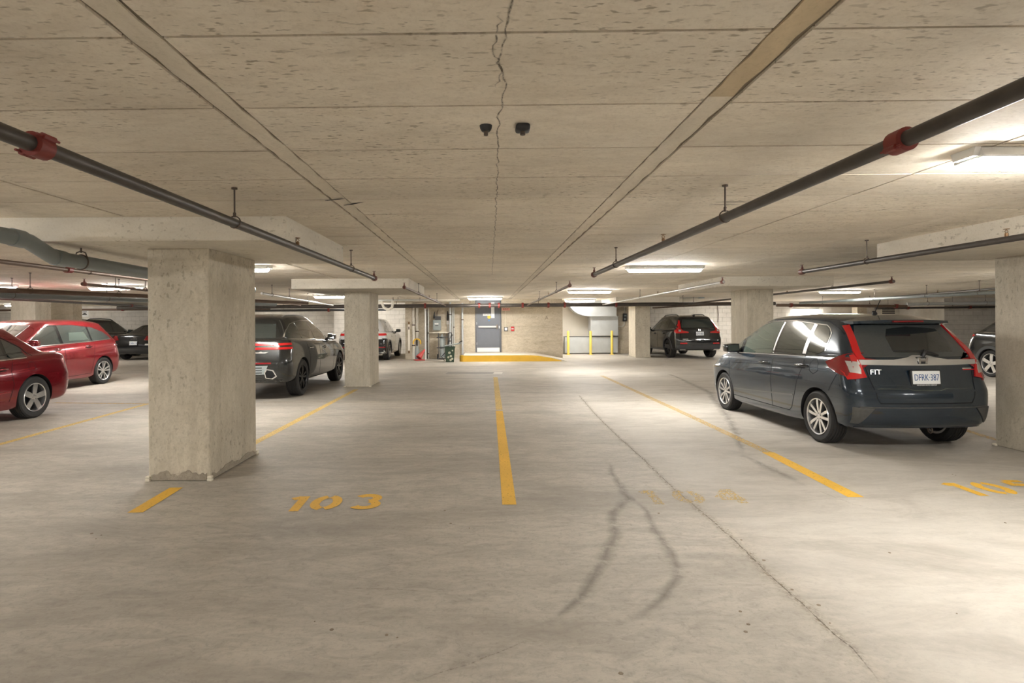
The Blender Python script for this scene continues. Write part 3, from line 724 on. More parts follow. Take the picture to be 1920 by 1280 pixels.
o = mb.obj('fire_alarm_pull', M['alarm'], loc=c); tag(o, 'red fire alarm pull station on the concrete wall', 'fire alarm')
MB().box((-w*.7, -.068, -.02), (w*.7, -.055, .02), ch=.004).obj('pull_handle', M['white'], o)
o = text('wall_letter', 'A', .20, A(1025, 596, YW-.004), (PI/2, 0, 0), M['joint'], ext=.002); tag(o, 'dark letter A painted on the concrete wall', 'letter')

# ------------------------------------------------------------------ utility niche
def vpipe(px, py0, py1, y, r, mat, label, name='vertical_pipe', cat='pipe', clamps=(), clampmat=None, wav=0):
    a, b = A(px, py1, y), A(px, py0, y); a.z = max(a.z, .0); base = a.copy()
    N = 14 if wav else 1
    pts = [Vector((wav*math.sin(i*1.9+px), 0, (b.z-a.z)*i/N)) for i in range(N+1)]
    o = MB().tube(pts, [r*(1+(.14*math.sin(i*2.7) if wav else 0)) for i in range(N+1)], 14).obj(name, mat, smooth=50, loc=base); tag(o, label, cat)
    for k in clamps:
        z = (b.z-a.z)*k
        MB().tube([(0, 0, z-.02), (0, 0, z+.02)], r*1.35, 12).obj('clamp', clampmat or M['rod'], o, smooth=40)
    return o
M['lagging'] = plain('white_pipe_lagging', (.72, .68, .60), .9, var=.22, scale=16, bump=.6)
vpipe(775.5, 570, 674, 22.60, .053, M['lagging'], 'left of two white lagged vertical pipes in the utility niche', wav=.008, clamps=(.25, .62))
vpipe(782.5, 570, 655, 22.66, .053, M['lagging'], 'right of two white lagged vertical pipes in the utility niche', wav=.008, clamps=(.4,))
o = vpipe(798, 572, 675, 22.4, .034, M['white'], 'white riser with red top in the utility niche'); 
MB().tube([(0, 0, 2.02), (0, 0, 2.16)], .042, 12).obj('red_collar', M['redpaint'], o, smooth=40)
vpipe(803.5, 576, 673, 22.75, .022, M['conduit'], 'thin steel conduit beside the white riser', clamps=(.5, .1), cat='conduit')
vpipe(801, 580, 673, 22.8, .02, M['darkgrey'], 'thin dark conduit behind the white riser', clamps=(.35, .7), cat='conduit')
vpipe(844.5, 562, 672, 22.7, .045, M['galv'], 'thick galvanised riser right of the grey meter box', clamps=(.3, .75))
vpipe(848.5, 574, 672, 22.75, .025, M['conduit'], 'steel conduit left beside the brown wall patch', clamps=(.45,), cat='conduit')
vpipe(851.5, 574, 672, 22.78, .02, M['conduit'], 'outermost steel conduit of the niche cluster', clamps=(.6,), cat='conduit')
vpipe(867.5, 568, 673, 22.74, .038, M['galv'], 'single pale steel riser left of the yellow curb', clamps=(.7, .06))
# hose board on the pier
mb, c, w, h = rect(764.8, 608, 769, 658, 22.54, .02)
o = mb.obj('wooden_board', M['pale'], loc=c); tag(o, 'narrow pale board fixed to the niche pier', 'board')
for z in (h+.05, -h-.03): MB().tube([(0, -.03, z-.05), (0, -.03, z+.05)], .03, 8).obj('valve', M['brass'], o, smooth=40)
MB().box((-.02, -.028, h-.20), (.02, -.018, h-.09)).obj('slot', M['rod'], o)
# meter box and its fittings
M['boxgrey'] = plain('grey_enamel', (.30, .335, .33), .45, var=.08)
mb, c, w, h = rect(812.5, 600, 827, 619, 22.9, .20, .008)
o = mb.obj('meter_box', M['boxgrey'], loc=c); tag(o, 'grey electrical meter box on the niche wall', 'electrical box')
MB().box((-w+.02, -.212, -h+.02), (w-.02, -.20, h-.03), ch=.004).obj('box_door', M['boxgrey'], o)
MB().box((-w*.55, -.218, .03), (w*.45, -.211, .09)).obj('nameplate', M['white'], o)
MB().box((-w*.4, -.218, -.03), (w*.4, -.211, .0)).obj('nameplate', M['darkgrey'], o)
MB().box((-w*.55, -.19, h), (w, -.02, h+.15), ch=.006).obj('terminal_head', M['darkgrey'], o)
MB().tube([(-w*.7, -.1, h+.06), (-w*.7, -.1, h+.20), (-w*.6, -.1, h+.34)], [.05, .035, .012], 10).obj('cable_gland', M['black'], o, smooth=40)
MB().tube([(0, -.08, h+.15), (0, -.08, h+.30), (.05, -.08, h+.42)], .012, 8).obj('cable', M['rod'], o, smooth=40)
mb, c, w, h = rect(837.5, 601, 842, 608, 22.9, .10, .004)
o = mb.obj('junction_box', M['white'], loc=c); tag(o, 'small white junction box with a black gland above', 'electrical box')
MB().tube([(0, -.05, h), (0, -.05, h+.18), (0, -.05, h+.38)], [.03, .045, .012], 10).obj('cable_gland', M['black'], o, smooth=40)
MB().tube([(0, -.05, -h), (.01, -.05, -h-.25)], .015, 8).obj('cable', M['conduit'], o, smooth=40)
# shelf
mb, c, w, h = rect(806, 622.5, 843, 624, 22.9, .28)
o = mb.obj('wall_shelf', M['cream'], loc=c); tag(o, 'thin pale shelf under the meter box', 'shelf')
for sx in (-.1, .75):
    MB().tube([(w*sx, -.22, 0), (w*sx, -.02, -.22)], .014, 6).obj('bracket', M['rod'], o)
# hand pump / caddy frame: gas cylinder trolley
c = A(829, 671, 22.55); c.z = 0
o = empty('hand_truck', c, 0, 'dark hand truck with a grey cylinder below the shelf', 'hand truck')
MB().lathe([(0, .06), (.10, .06), (.105, .10), (.105, .78), (.07, .9), (.03, .93), (.03, .98), (0, .98)], n=20).obj('cylinder', M['boxgrey'], o, smooth=40)
mb = MB()
for s in (-1, 1): mb.tube([(s*.13, -.12, .06), (s*.13, -.12, 1.02)], .014, 8)
for z in (.45, .85): mb.tube([(-.20, -.13, z), (.26, -.13, z+.02)], .018, 8)
mb.obj('handle_frame', M['darkgrey'], o, smooth=40)
MB().box((-.15, -.30, .03), (.15, -.10, .05)).obj('toe_plate', M['darkgrey'], o)
for s in (-1, 1): MB().lathe([(.04, -.02), (.09, -.02), (.10, 0), (.09, .02), (.04, .02)], 'x', 18, (s*.17, -.02, .10), closed=True).obj('wheel', M['rubber'], o, smooth=40)
# green bin with lid
c = A(843.5, 678, 20.9); c.z = 0
M['bingreen'] = plain('green_bin_plastic', (.045, .085, .055), .5, var=.25, scale=7); M['litter'] = plain('pale_paper_stain', (.55, .56, .46), .8, var=.3, scale=8)
o = empty('waste_bin', c, .1, 'green bin with raised grey lid standing before the niche', 'bin')
mb = MB(); b, t, hh = .14, .18, .56
vs = []
for z, k in ((0, b), (hh, t)): vs += [(-k, -k, z), (k, -k, z), (k, k, z), (-k, k, z)]
mb.add(vs, [(3,2,1,0), (0,1,5,4), (1,2,6,5), (2,3,7,6), (3,0,4,7)]); mb.obj('bin_body', M['bingreen'], o)
mb = MB(); mb.box((-t-.015, -t-.015, hh-.03), (t+.015, -t+.01, hh)); mb.box((-t-.015, t-.01, hh-.03), (t+.015, t+.015, hh)); mb.box((-t-.015, -t, hh-.03), (-t+.01, t, hh)); mb.box((t-.01, -t, hh-.03), (t+.015, t, hh))
mb.obj('bin_rim', M['bingreen'], o)
lid = MB().prism([(-t-.02, hh+.0), (-t-.02, hh+.03), (t+.22, hh+.14), (t+.22, hh+.10)], 'y', -t-.01, t+.02).obj('bin_lid', M['boxgrey'], o)
MB().tube([(t+.14, -t, hh+.15), (t+.26, -t+.02, hh+.20), (t+.26, t-.05, hh+.20)], .016, 8).obj('lid_handle', M['black'], lid, smooth=40)
for i, (x, z, s) in enumerate(((-.02, .34, .05), (.03, .22, .045), (-.06, .18, .04), (.08, .12, .04), (.02, .08, .045), (.09, .42, .03))):
    mb = MB().lathe([(0, -.006), (s*.7, -.005), (s, 0)], 'y', 7, (x, -b-(t-b)*z/hh-.004, z)); mb.obj('label_patch', M['litter'], o)
mb = MB(); 
for s in (-1, 1): mb.tube([(-.16, s*.10, .35), (-.30, s*.10, .20), (-.20, s*.10, .06)], .012, 6)
mb.tube([(-.30, -.1, .20), (-.30, .1, .20)], .012, 6); mb.obj('side_frame', M['black'], o, smooth=40)
mb = MB().tube([(-.06, .24, .05), (-.04, .26, 1.05)], .016, 8); mb.tube([(.06, .24, .3), (.08, .26, 1.05)], .016, 8); mb.tube([(-.04, .26, 1.05), (.08, .26, 1.05)], .016, 8)
mb.tube([(-.06, .24, .62), (.07, .25, .98)], .012, 6); mb.obj('tall_handle', M['black'], o, smooth=40)
# red cone lying by the riser and the trimmer like tool leaning on the lagged pipe
c = A(790, 676, 21.9); c.z = 0
M['conered'] = plain('red_cone_plastic', (.55, .075, .07), .5, var=.12)
o = empty('traffic_cone', c, .35, 'faded red traffic cone tipped over by the white riser', 'traffic cone')
mb = MB(); ax = Vector((.55, .25, .62)).normalized()
mb.tube([Vector((-.10, 0, .10)), Vector((-.10, 0, .10))+ax*.42], [.12, .025], 18); mb.obj('cone_body', M['conered'], o, smooth=40)
MB().box((-.27, -.18, 0), (.11, .18, .035), ch=.01).obj('cone_base', M['conered'], o)
MB().tube([Vector((-.10, 0, .10))-ax*.004, Vector((-.10, 0, .10))+ax*.01], .085, 16).obj('cone_hollow', M['taildark'], o)
c = A(782, 671, 22.2); c.z = 0
o = empty('floor_pump', c, 0, 'grey canister with a yellow handle leaning on the lagged pipes', 'canister')
MB().lathe([(0, 0), (.075, 0), (.08, .04), (.08, .40), (.05, .50), (.03, .56), (0, .56)], n=18).obj('canister_body', M['boxgrey'], o, smooth=40)
MB().torus((0, 0, .66), .14, .028, 'y', 16, 8, a0=-.4, a1=PI+.4).obj('handle', M['strawpaint'] if 'strawpaint' in M else M['curb'], o, smooth=40)
MB().tube([(0, 0, .54), (0, 0, .78)], .035, 10).obj('neck', M['black'], o, smooth=40)
# lagged trap pipe left of the main pipe
P = [A(706, 566, 20.6), A(716, 568, 20.6), A(720, 577, 20.6), A(728, 580, 20.6), A(735, 577, 20.6), A(737, 563, 20.6)]
b0 = P[0].copy(); o = MB().tube([p-b0 for p in P], .05, 12).obj('trap_pipe', M['lagging'], smooth=60, loc=b0); tag(o, 'white lagged trap pipe hanging right of the second left column', 'pipe')
MB().tube([P[-1]-b0, Vector((P[-1].x-b0.x, 0, CEIL-b0.z))], .012, 6).obj('hanger', M['rod'], o)
o = run('branch_pipe', [A(700, 563, 21.0), A(820, 562, 21.0)], .025, M['conduit'], 'thin steel pipe above the main pipe before the niche', hang=(-3.2, -2.4))

# ------------------------------------------------------------------ duct alcove
YD = 25.9
duct = empty('air_duct', (4.75, YD, 0), 0, 'galvanised air duct with curved elbow in the alcove', 'duct')
def dbox(px0, py0, px1, py1, y, d, name, mat='galv', ch=.006, parent=duct):
    mb, c, w, h = rect(px0, py0, px1, py1, y, d, ch)
    return mb.obj(name, M[mat], parent, loc=c-Vector(parent.location)), w, h
o, w, h = dbox(1103, 593.5, 1154, 628, 25.9, .55, 'upright_duct')
for s in (-1, 1): MB().box((-w, -.57, s*h-.02*s), (w+.02, -.53, s*h+.01*s)).obj('flange', M['conduit'], o)
o, w, h = dbox(1056.5, 630, 1154, 660, 25.95, .5, 'lower_duct')
mb = MB(); mb.add([(-w, -.503, h), (-w*.1, -.515, .0), (-w, -.503, -h), (w*.02, -.503, -h), (w*.02, -.503, h)], [(0, 2, 1), (2, 3, 1), (3, 4, 1), (4, 0, 1)]); mb.obj('creased_sheet', M['galv'], o)
MB().box((-w, -.52, h-.03), (w, -.49, h)).obj('flange', M['darkgrey'], o)
# elbow: quarter ring seen from the side plus the overhead run
c = A(1108, 566, 25.0); R = 36/ (F/25.0); 
mb = MB(); pts = []
poly = [(0, .3)]+[(-.95*math.cos(a), -.62*math.sin(a)) for a in [i*PI/2/12 for i in range(13)]]+[(1.1, -.62), (1.1, .3)]
poly = [(-.95, .3)]+poly[1:]
mb.prism(poly, 'y', -.35, .35)
e = mb.obj('duct_elbow', M['galv'], duct, smooth=30, loc=c-Vector(duct.location)+Vector((0, .3, 0)))
mb = MB(); mb.add([(-.55, -.353, -.50), (.35, -.37, -.30), (1.05, -.353, -.60), (1.05, -.353, -.0), (-.2, -.36, .1)], [(0, 2, 1), (2, 3, 1), (3, 4, 1), (4, 0, 1)]); mb.obj('creased_sheet', M['galv'], e)
o = rect(1132, 558, 1154, 567, 24.9, .3, .004, M['pale'], 'soffit_box'); tag(o, 'pale box under the ceiling above the duct', 'box')
for i, (px, lab) in enumerate(((1065.5, 'leftmost yellow bollard guarding the air duct'), (1107.5, 'middle yellow bollard guarding the air duct'), (1147.5, 'rightmost yellow bollard guarding the air duct'))):
    c = A(px, 662, 24.9); c.z = 0
    M.setdefault('bollard', plain('yellow_bollard_paint', (.80, .60, .12), .5, var=.08))
    o = MB().lathe([(0, 0), (.055, 0), (.055, .98), (.05, 1.01), (.03, 1.035), (0, 1.04)], n=18).obj('bollard', M['bollard'], smooth=40, loc=c); tag(o, lab, 'bollard', 'yellow bollards at the duct')
    MB().lathe([(.055, 0), (.095, 0), (.095, .012), (.055, .016)], n=18).obj('base_plate', M['bollard'], o)
mb, c, w, h = rect(1167.5, 587.5, 1174.5, 602, 25.6, .12, .006)
o = mb.obj('control_box', M['black'], loc=c); tag(o, 'dark control box on the wall stub right of the duct', 'electrical box')
MB().box((-.04, -.128, .04), (.05, -.118, .10)).obj('indicator_plate', M['boxgrey'], o); MB().box((-.05, -.128, -.12), (.02, -.118, -.03)).obj('indicator_plate', M['boxgrey'], o)
MB().tube([(0, -.05, h), (0, -.05, h+.30)], .012, 8).obj('conduit', M['conduit'], o)
MB().tube([(-.02, -.05, -h), (-.02, -.05, -h-.14), (-.06, -.05, -h-.21), (-.16, -.05, -h-.23), (-.32, -.05, -h-.23)], .012, 8).obj('conduit', M['conduit'], o, smooth=50)

# right far wall bits, left wall notice
YR = 24.3
lv = empty('wall_louvre', A(1665, 585, 27.28), 0, 'small louvred vent high on the far right block wall', 'vent')
MB().box((-.34, -.03, -.2), (.34, .0, .2)).obj('louvre_frame', M['pale'], lv)
for k in range(4):
    z = -.14+.093*k; mb = MB(); mb.prism([(-.05, z-.022), (-.035, z+.03), (-.03, z+.03), (-.045, z-.022)], 'x', -.30, .30); mb.box((-.30, -.033, z-.03), (.30, -.031, z+.012)); mb.obj('slat', M['darkgrey'], lv)
o = rect(1633.5, 588, 1641, 595, 27.28, .05, .004, M['curb'], 'yellow_box'); tag(o, 'small yellow wall box left of the louvred vent', 'box')
MB().box((-.06, -.055, .10), (.10, -.01, .22)).obj('cover', M['darkgrey'], o)
o = rect(1597, 573, 1615, 596, 26.6, .4, .006, M['wall'], 'wall_pilaster'); tag(o, 'concrete pilaster top seen above the hatchback roof', 'pilaster')
nt_ = rect(151.5, 582.5, 166.5, 593.5, 28.58, .012, 0, M['white'], 'notice_board'); tag(nt_, 'white notice with a dark car symbol on the left block wall', 'notice')
MB().box((-.11, -.016, -.06), (.11, -.011, .0), ch=.002).obj('car_symbol', M['black'], nt_)
MB().box((-.11, -.016, .08), (.11, -.011, .11)).obj('symbol_bar', M['black'], nt_)
MB().prism([(-.07, 0), (.07, 0), (.045, .04), (-.045, .04)], 'y', -.016, -.011).obj('car_symbol', M['black'], nt_)
o = MB().tube([A(1345, 566, 27.2)-A(1345, 566, 27.2), A(1347, 590, 27.2)-A(1345, 566, 27.2), A(1346, 604, 27.2)-A(1345, 566, 27.2)], .014, 6).obj('loose_cable', M['rod'], loc=A(1345, 566, 27.2)); tag(o, 'loose dark cable hanging before the right block wall', 'cable')
o = MB().box((-.10, -.05, -.045), (.10, .05, .0)).obj('ceiling_box', M['boxgrey'], loc=G(1315, 557, CEIL)); tag(o, 'small grey box on the ceiling above the parked dark suv', 'box')
MB().tube([(-.10, 0, -.02), (-1.6, 0, -.02)], .012, 6).obj('conduit', M['conduit'], o)
# ------------------------------------------------------------------ cars
def lerp_list(pts, y):
    if y <= pts[0][0]: return pts[0][1]
    for (a, za), (b, zb) in zip(pts[:-1], pts[1:]):
        if y <= b:
            k = (y-a)/(b-a); return za+(zb-za)*k
    return pts[-1][1]
def half_loop(l):
    yr, yf, w, rr, rf, br, bf, bs = l['yr'], l['yf'], l['w'], l['rr'], l['rf'], l['br'], l['bf'], l['bs']
    P = []
    for i in range(7): x = (w-rr)*i/7; P.append((x, yr+br*(x/w)**2))
    k = br*((w-rr)/w)**2; cy = yr+rr+k
    for i in range(7): a = PI/2*i/6; P.append((w-rr+rr*math.sin(a), cy-rr*math.cos(a)))
    k2 = bf*((w-rf)/w)**2; cf = yf-rf-k2
    for i in range(1, 24): P.append((w, cy+(cf-cy)*i/24))
    for i in range(7): a = PI/2*i/6; P.append((w-rf+rf*math.cos(a), cf+rf*math.sin(a)))
    for i in range(6, -1, -1): x = (w-rf)*i/7; P.append((x, yf-bf*(x/w)**2))
    yc, h = (yr+yf)/2, (yf-yr)/2
    return [(x*(1-bs*((y-yc)/h)**2), y, lerp_list(l['z'], y)) for x, y in P]
def car_levels(p):
    L, hw, H, c = p['L'], p['W']/2, p['H'], p['clear']
    b = p['belt']; bz = lambda y: lerp_list(b, y)
    rr, rf, br, bf = p.get('rr', .20), p.get('rf', .38), p.get('br', .10), p.get('bf', .28)
    st = p.get('step', .04); tl = p['tail']
    cow, rfr, rrr, gb = p['cowl'], p['roof_f'], p['roof_r'], p['gb']
    rw = p.get('rw', hw*.72); hz = p['hood']
    def lv(z, yr, yf, w, r1=rr, r2=rf, b1=br, b2=bf, bs=.03):
        return dict(z=z if isinstance(z, list) else [(0, z)], yr=yr, yf=yf, w=w, rr=r1, rf=r2, br=b1, bf=b2, bs=bs)
    dz = lambda d: [(y, z-d) for y, z in b]+[(L, hz-d*.6)]
    cz = lambda d: [(0, c+d+p.get('lift', .06)), (.6, c+d+p.get('lift', .06)*.6), (1.3, c+d), (L-.9, c+d), (L, c+d+.03)]
    Ls = [lv(cz(.02), .20, L-.2, hw*.80), lv(cz(0), .12, L-.10, hw*.90), lv(cz(.03), .05, L-.05, hw*.955), lv(cz(.12), .012, L-.012, hw*.98),
          lv(.46*H-.20, 0, L, hw*.995), lv(.46*H-.04, .002, L, hw), lv(.46*H, st*.6, L-.01, hw)]
    Ls.append(lv(dz(.16), tl*.55+st, L-.05, hw*.985))
    Ls.append(lv(dz(.05), tl*.85+st, L-.13, hw*.965))
    Ls.append(lv(dz(.0), tl+st, L-.22, hw*.94))
    hy = (cow+L-.22)/2
    deck = p.get('deck')
    y1 = (gb+tl)/2 if deck else tl+st+.01
    zr = lambda y: bz(y)
    Ls.append(lv([(0, (deck or bz(0))+.01), (gb if deck else .1, (deck or bz(.1))+.012), (1.6, bz(1.6)+.01), (cow-.4, bz(cow)+.005), (hy, p['hoodmid'])], y1, hy, hw*.925, rr, rf*.9, br, bf*.8))
    gw = p.get('gw', hw*.90)
    Ls.append(lv([(0, (deck or bz(0))+.025), (gb+.1, bz(gb)+.025), (cow-.5, bz(cow)+.02), (cow, p['cowlz'])], gb, cow, gw, p.get('grr', .16), .30, p.get('gbr', .07), .24))
    zt = lambda d: [(rrr, H-d-p.get('rdrop', .06)), (rrr+.5, H-d-.012), ((rrr+rfr)/2, H-d), (rfr-.35, H-d-.02), (rfr, H-d-.055)]
    zk = zt(.085)
    for t, bul in ((.33, .012), (.66, .012)):
        z0 = Ls[-1] if t == .33 else zg
        if t == .33: zg = Ls[-1]
        zl = []
        for q in (0, .25, .5, .75, 1):
            ya = gb+(cow-gb)*q; yb = rrr+(rfr-rrr)*q
            zl.append((ya+(yb-ya)*t, lerp_list(zg['z'], ya)*(1-t)+lerp_list(zk, yb)*t))
        Ls.append(lv(zl, gb+(rrr-gb)*t, cow+(rfr-cow)*t, gw+(rw-gw)*t+bul, p.get('grr', .16), .28, p.get('gbr', .07), .20))
    Ls.append(lv(zk, rrr, rfr, rw, .14, .24, .06, .14))
    Ls.append(lv(zt(.045), rrr+.03, rfr-.06, rw-.045, .14, .22, .06, .12))
    Ls.append(lv(zt(.018), rrr+.12, rfr-.20, rw-.16, .12, .18, .05, .10))
    Ls.append(lv(zt(.003), rrr+.35, rfr-.45, rw-.34, .10, .12, .03, .06))
    return Ls

class Car:
    def __init__(s, name, p, rear_axle, rz, label, mat, sub=1, cat='car'):
        s.p = p; s.L = p['L']; s.hw = p['W']/2; s.mat = mat
        R = Matrix.Rotation(rz, 4, 'Z')
        pos = Vector((rear_axle[0], rear_axle[1], 0))+R @ Vector((0, s.L/2-p['ra'], 0))
        s.root = empty(name, pos, rz, label, cat)
        Ls = car_levels(p); rings = []
        for l in Ls:
            h = half_loop(l)
            ring = [(x, y-s.L/2, z) for x, y, z in h]+[(-x, y-s.L/2, z) for x, y, z in h[-2:0:-1]]
            rings.append(ring)
        n = len(rings[0]); mb = MB(); mb.v = [q for r in rings for q in r]
        for i in range(len(rings)-1):
            for k in range(n): mb.f.append((i*n+k, i*n+(k+1) % n, (i+1)*n+(k+1) % n, (i+1)*n+k))
        for (base, rev) in ((0, True), ((len(rings)-1)*n, False)):       # close bottom and roof with strips between the two halves
            for k in range(n//2):
                a, b, c2, d = k, k+1, (n-k-1) % n, (n-k) % n
                f = [base+a, base+b, base+c2, base+d]
                f = list(dict.fromkeys(f))
                if len(f) < 3: continue
                mb.f.append(tuple(reversed(f)) if rev else tuple(f))
        mb.m = [0]*len(mb.f)
        me = mb.mesh('body', [mat, M['well']])
        o = bpy.data.objects.new('body', me); COL.objects.link(o)
        md = o.modifiers.new('s', 'SUBSURF'); md.levels = sub; md.render_levels = sub
        dg = bpy.context.evaluated_depsgraph_get(); m0 = bpy.data.meshes.new_from_object(o.evaluated_get(dg))
        s.bvh = BVHTree.FromPolygons([v.co.copy() for v in m0.vertices], [tuple(f.vertices) for f in m0.polygons])
        cut = MB(); arch = p.get('arch', p['wr']+.055)
        for y in (p['ra'], p['ra']+p['wb']):
            for sx in (-1, 1):
                c0 = MB().tube([(sx*(s.hw-.30), y-s.L/2, p['wr']), (sx*(s.hw+.12), y-s.L/2, p['wr'])], arch, 40)
                cut.add(c0.v, c0.f)
        co = cut.obj('cutter', M['well'])
        for ob in (co, o):
            bm = bmesh.new(); bm.from_mesh(ob.data); bmesh.ops.recalc_face_normals(bm, faces=bm.faces); bm.to_mesh(ob.data); bm.free()
        md = o.modifiers.new('b', 'BOOLEAN'); md.operation = 'DIFFERENCE'; md.object = co; md.solver = 'EXACT'; md.material_mode = 'TRANSFER'
        dg.update(); m1 = bpy.data.meshes.new_from_object(o.evaluated_get(bpy.context.evaluated_depsgraph_get()))
        o.modifiers.clear(); o.data = m1; m1.name = 'body'
        bpy.data.meshes.remove(me); bpy.data.meshes.remove(m0); cm = co.data; bpy.data.objects.remove(co); bpy.data.meshes.remove(cm)
        m1.polygons.foreach_set('use_smooth', [True]*len(m1.polygons)); m1.set_sharp_from_angle(angle=math.radians(38))
        o.parent = s.root; s.body = o
        s.wheels()
    def wheels(s):
        p = s.p; r, rr, tw = p['wr'], p['wr']*p.get('rimk', .70), p.get('tw', .20)
        h = tw/2; mb = MB()
        tr = [(rr, -h+.01), (rr+.015, -h), (r-.03, -h-.004), (r-.006, -h+.016)]
        for g in range(-2, 3):
            x = g*tw*.17; tr += [(r, x-.012), (r, x+.010), (r-.006, x+.011), (r-.006, x+.021)]
        tr += [(r-.006, h-.016), (r-.03, h+.004), (rr+.015, h), (rr, h-.01), (rr-.004, 0)]
        mb.lathe(tr, 'x', 40, closed=True); tyre = mb.mesh('wheel', M['rubber'], 40)
        rim = MB(); rim.lathe([(rr, h-.012), (rr-.006, h+.002), (rr-.018, h-.002), (rr-.026, h-.05), (rr-.03, -h+.02), (rr-.004, -h+.02)], 'x', 40)
        hub = .055
        sp = p['spokes']; rim.lathe([(0, h-.020), (hub*.6, h-.018), (hub, h-.026), (hub, h-.06)], 'x', 20)
        ri = rr-.012
        for k in range(sp[0]):
            for off, w0, w1 in sp[1]:
                a = 2*PI*k/sp[0]+.2
                ca, sa = math.cos(a), math.sin(a)
                def pt(rad, t, x):
                    return (x, rad*ca-t*sa, rad*sa+t*ca)
                o0, o1 = off*.35*ri, off*ri
                vs = []
                for rad, t, w, x in ((hub*.7, o0*.6, w0, h-.020), (ri*.6, (o0+o1)*.5, (w0+w1)/2*1.08, h-.014), (ri, o1, w1, h-.012)):
                    vs += [pt(rad, t-w/2, x), pt(rad, t+w/2, x), pt(rad, t+w/2*.6, x-.035), pt(rad, t-w/2*.6, x-.035)]
                rim.add(vs, [(4*i+j, 4*i+(j+1) % 4, 4*i+4+(j+1) % 4, 4*i+4+j) for i in range(2) for j in range(4)]+[(3, 2, 1, 0), (8, 9, 10, 11)])
        rimm = rim.mesh('rim', s.p['rimmat'], 30)
        back = MB().lathe([(0, h-.075), (rr*.72, h-.075), (rr*.74, h-.10), (rr-.028, h-.12)], 'x', 28).mesh('brake_disc', M['darkalloy'], 40)
        nuts = MB()
        for k in range(5):
            a = 2*PI*k/5+.5; nuts.tube([(h-.03, .035*math.cos(a), .035*math.sin(a)), (h-.018, .035*math.cos(a), .035*math.sin(a))], .007, 6)
        nutm = nuts.mesh('wheel_nuts', M['disc'])
        for y in (p['ra'], p['ra']+p['wb']):
            for sx in (-1, 1):
                w = link('wheel', tyre, s.root, (sx*(s.hw-.022-h), y-s.L/2, r), 0 if sx > 0 else PI)
                link('rim', rimm, w); link('brake_disc', back, w); link('wheel_nuts', nutm, w)
    # -- pieces laid on the body surface
    def hit(s, view, a, b):
        y0 = s.L/2
        if view in 'RL':
            sg = 1 if view == 'R' else -1; o = Vector((sg*4, a-y0, b)); d = Vector((-sg, 0, 0)); fb = Vector((sg*s.hw*.9, a-y0, b))
        elif view in 'BF':
            sg = -1 if view == 'B' else 1; o = Vector((a, sg*8, b)); d = Vector((0, -sg, 0)); fb = Vector((a, sg*s.L/2, b))
        else:
            o = Vector((a, b-y0, 5)); d = Vector((0, 0, -1)); fb = Vector((a, b-y0, 1.5))
        h, nrm, i, dist = s.bvh.ray_cast(o, d)
        if h is None or (view in 'BF' and abs(h.y-fb.y) > 2.5) or (view in 'RL' and abs(h.x-fb.x) > .30):
            h, nrm, i, dist = s.bvh.find_nearest(fb); 
        if nrm.dot(d) > 0: nrm = -nrm
        return h, d, nrm
    def decal(s, name, polys, view, mat, off=.004, thick=.012, grid=.07, parent=None, label=None):
        if polys and not isinstance(polys[0][0], (tuple, list)): polys = [polys]
        mb = MB()
        for poly in polys:
            bm = bmesh.new(); vs = [bm.verts.new((a, b, 0)) for a, b in poly]; bm.faces.new(vs)
            xs = [q[0] for q in poly]; ys = [q[1] for q in poly]
            for lo, hi, nn in ((min(xs), max(xs), (1, 0, 0)), (min(ys), max(ys), (0, 1, 0))):
                g = lo+grid
                while g < hi-.005:
                    bmesh.ops.bisect_plane(bm, geom=bm.verts[:]+bm.edges[:]+bm.faces[:], plane_co=(g*nn[0], g*nn[1], 0), plane_no=nn, dist=1e-5); g += grid
            bm.verts.index_update(); n = len(bm.verts); top = []; bot = []
            for v in bm.verts:
                h, d, nr = s.hit(view, v.co.x, v.co.y)
                dd = (nr*.7-d*.6).normalized()
                top.append(h+dd*off); bot.append(h-dd*thick)
            fs = []
            for f in bm.faces:
                idx = [v.index for v in f.verts]
                q = [top[i] for i in idx]; nr = (q[1]-q[0]).cross(q[2]-q[1])
                if nr.dot(d) > 0: idx = idx[::-1]
                fs.append(tuple(idx))
            for e in bm.edges:
                if len(e.link_faces) == 1:
                    a, b = e.verts[0].index, e.verts[1].index; fs.append((a, b, b+n, a+n))
            mb.add(top+bot, fs); bm.free()
        o = mb.obj(name, mat, parent or s.root, smooth=50)
        if label: o['label'] = label
        return o
    def both(s, name, polys, mat, view='RL', **k):
        return [s.decal(name, polys, v, mat, **k) for v in view]
    def line(s, name, pts, w, view, mat=None, off=.0015, closed=False, step=.05, parent=None, thick=.004):
        pts = [Vector(q) for q in pts]
        if closed: pts = pts+[pts[0]]
        d = []
        for a, b in zip(pts[:-1], pts[1:]):
            m = max(1, int((b-a).length/step)); d += [a+(b-a)*i/m for i in range(m)]
        d.append(pts[-1]); mb = MB(); vs = []
        for i, q in enumerate(d):
            t = (d[min(i+1, len(d)-1)]-d[max(i-1, 0)]).normalized(); n = Vector((-t.y, t.x))*w/2
            for e in (q+n, q-n):
                h, dr, nr = s.hit(view, e.x, e.y); vs.append(h+(nr*.7-dr*.6).normalized()*off)
        fs = []
        for i in range(len(d)-1):
            f = (2*i, 2*i+1, 2*i+3, 2*i+2)
            nr = (vs[f[1]]-vs[f[0]]).cross(vs[f[2]]-vs[f[1]])
            fs.append(f if nr.dot(dr) <= 0 else f[::-1])
        return mb.add(vs, fs).obj(name, mat or M['seam'], parent or s.root, smooth=60)
    def lines(s, name, pts, w, view='RL', **k):
        return [s.line(name, pts, w, v, **k) for v in view]
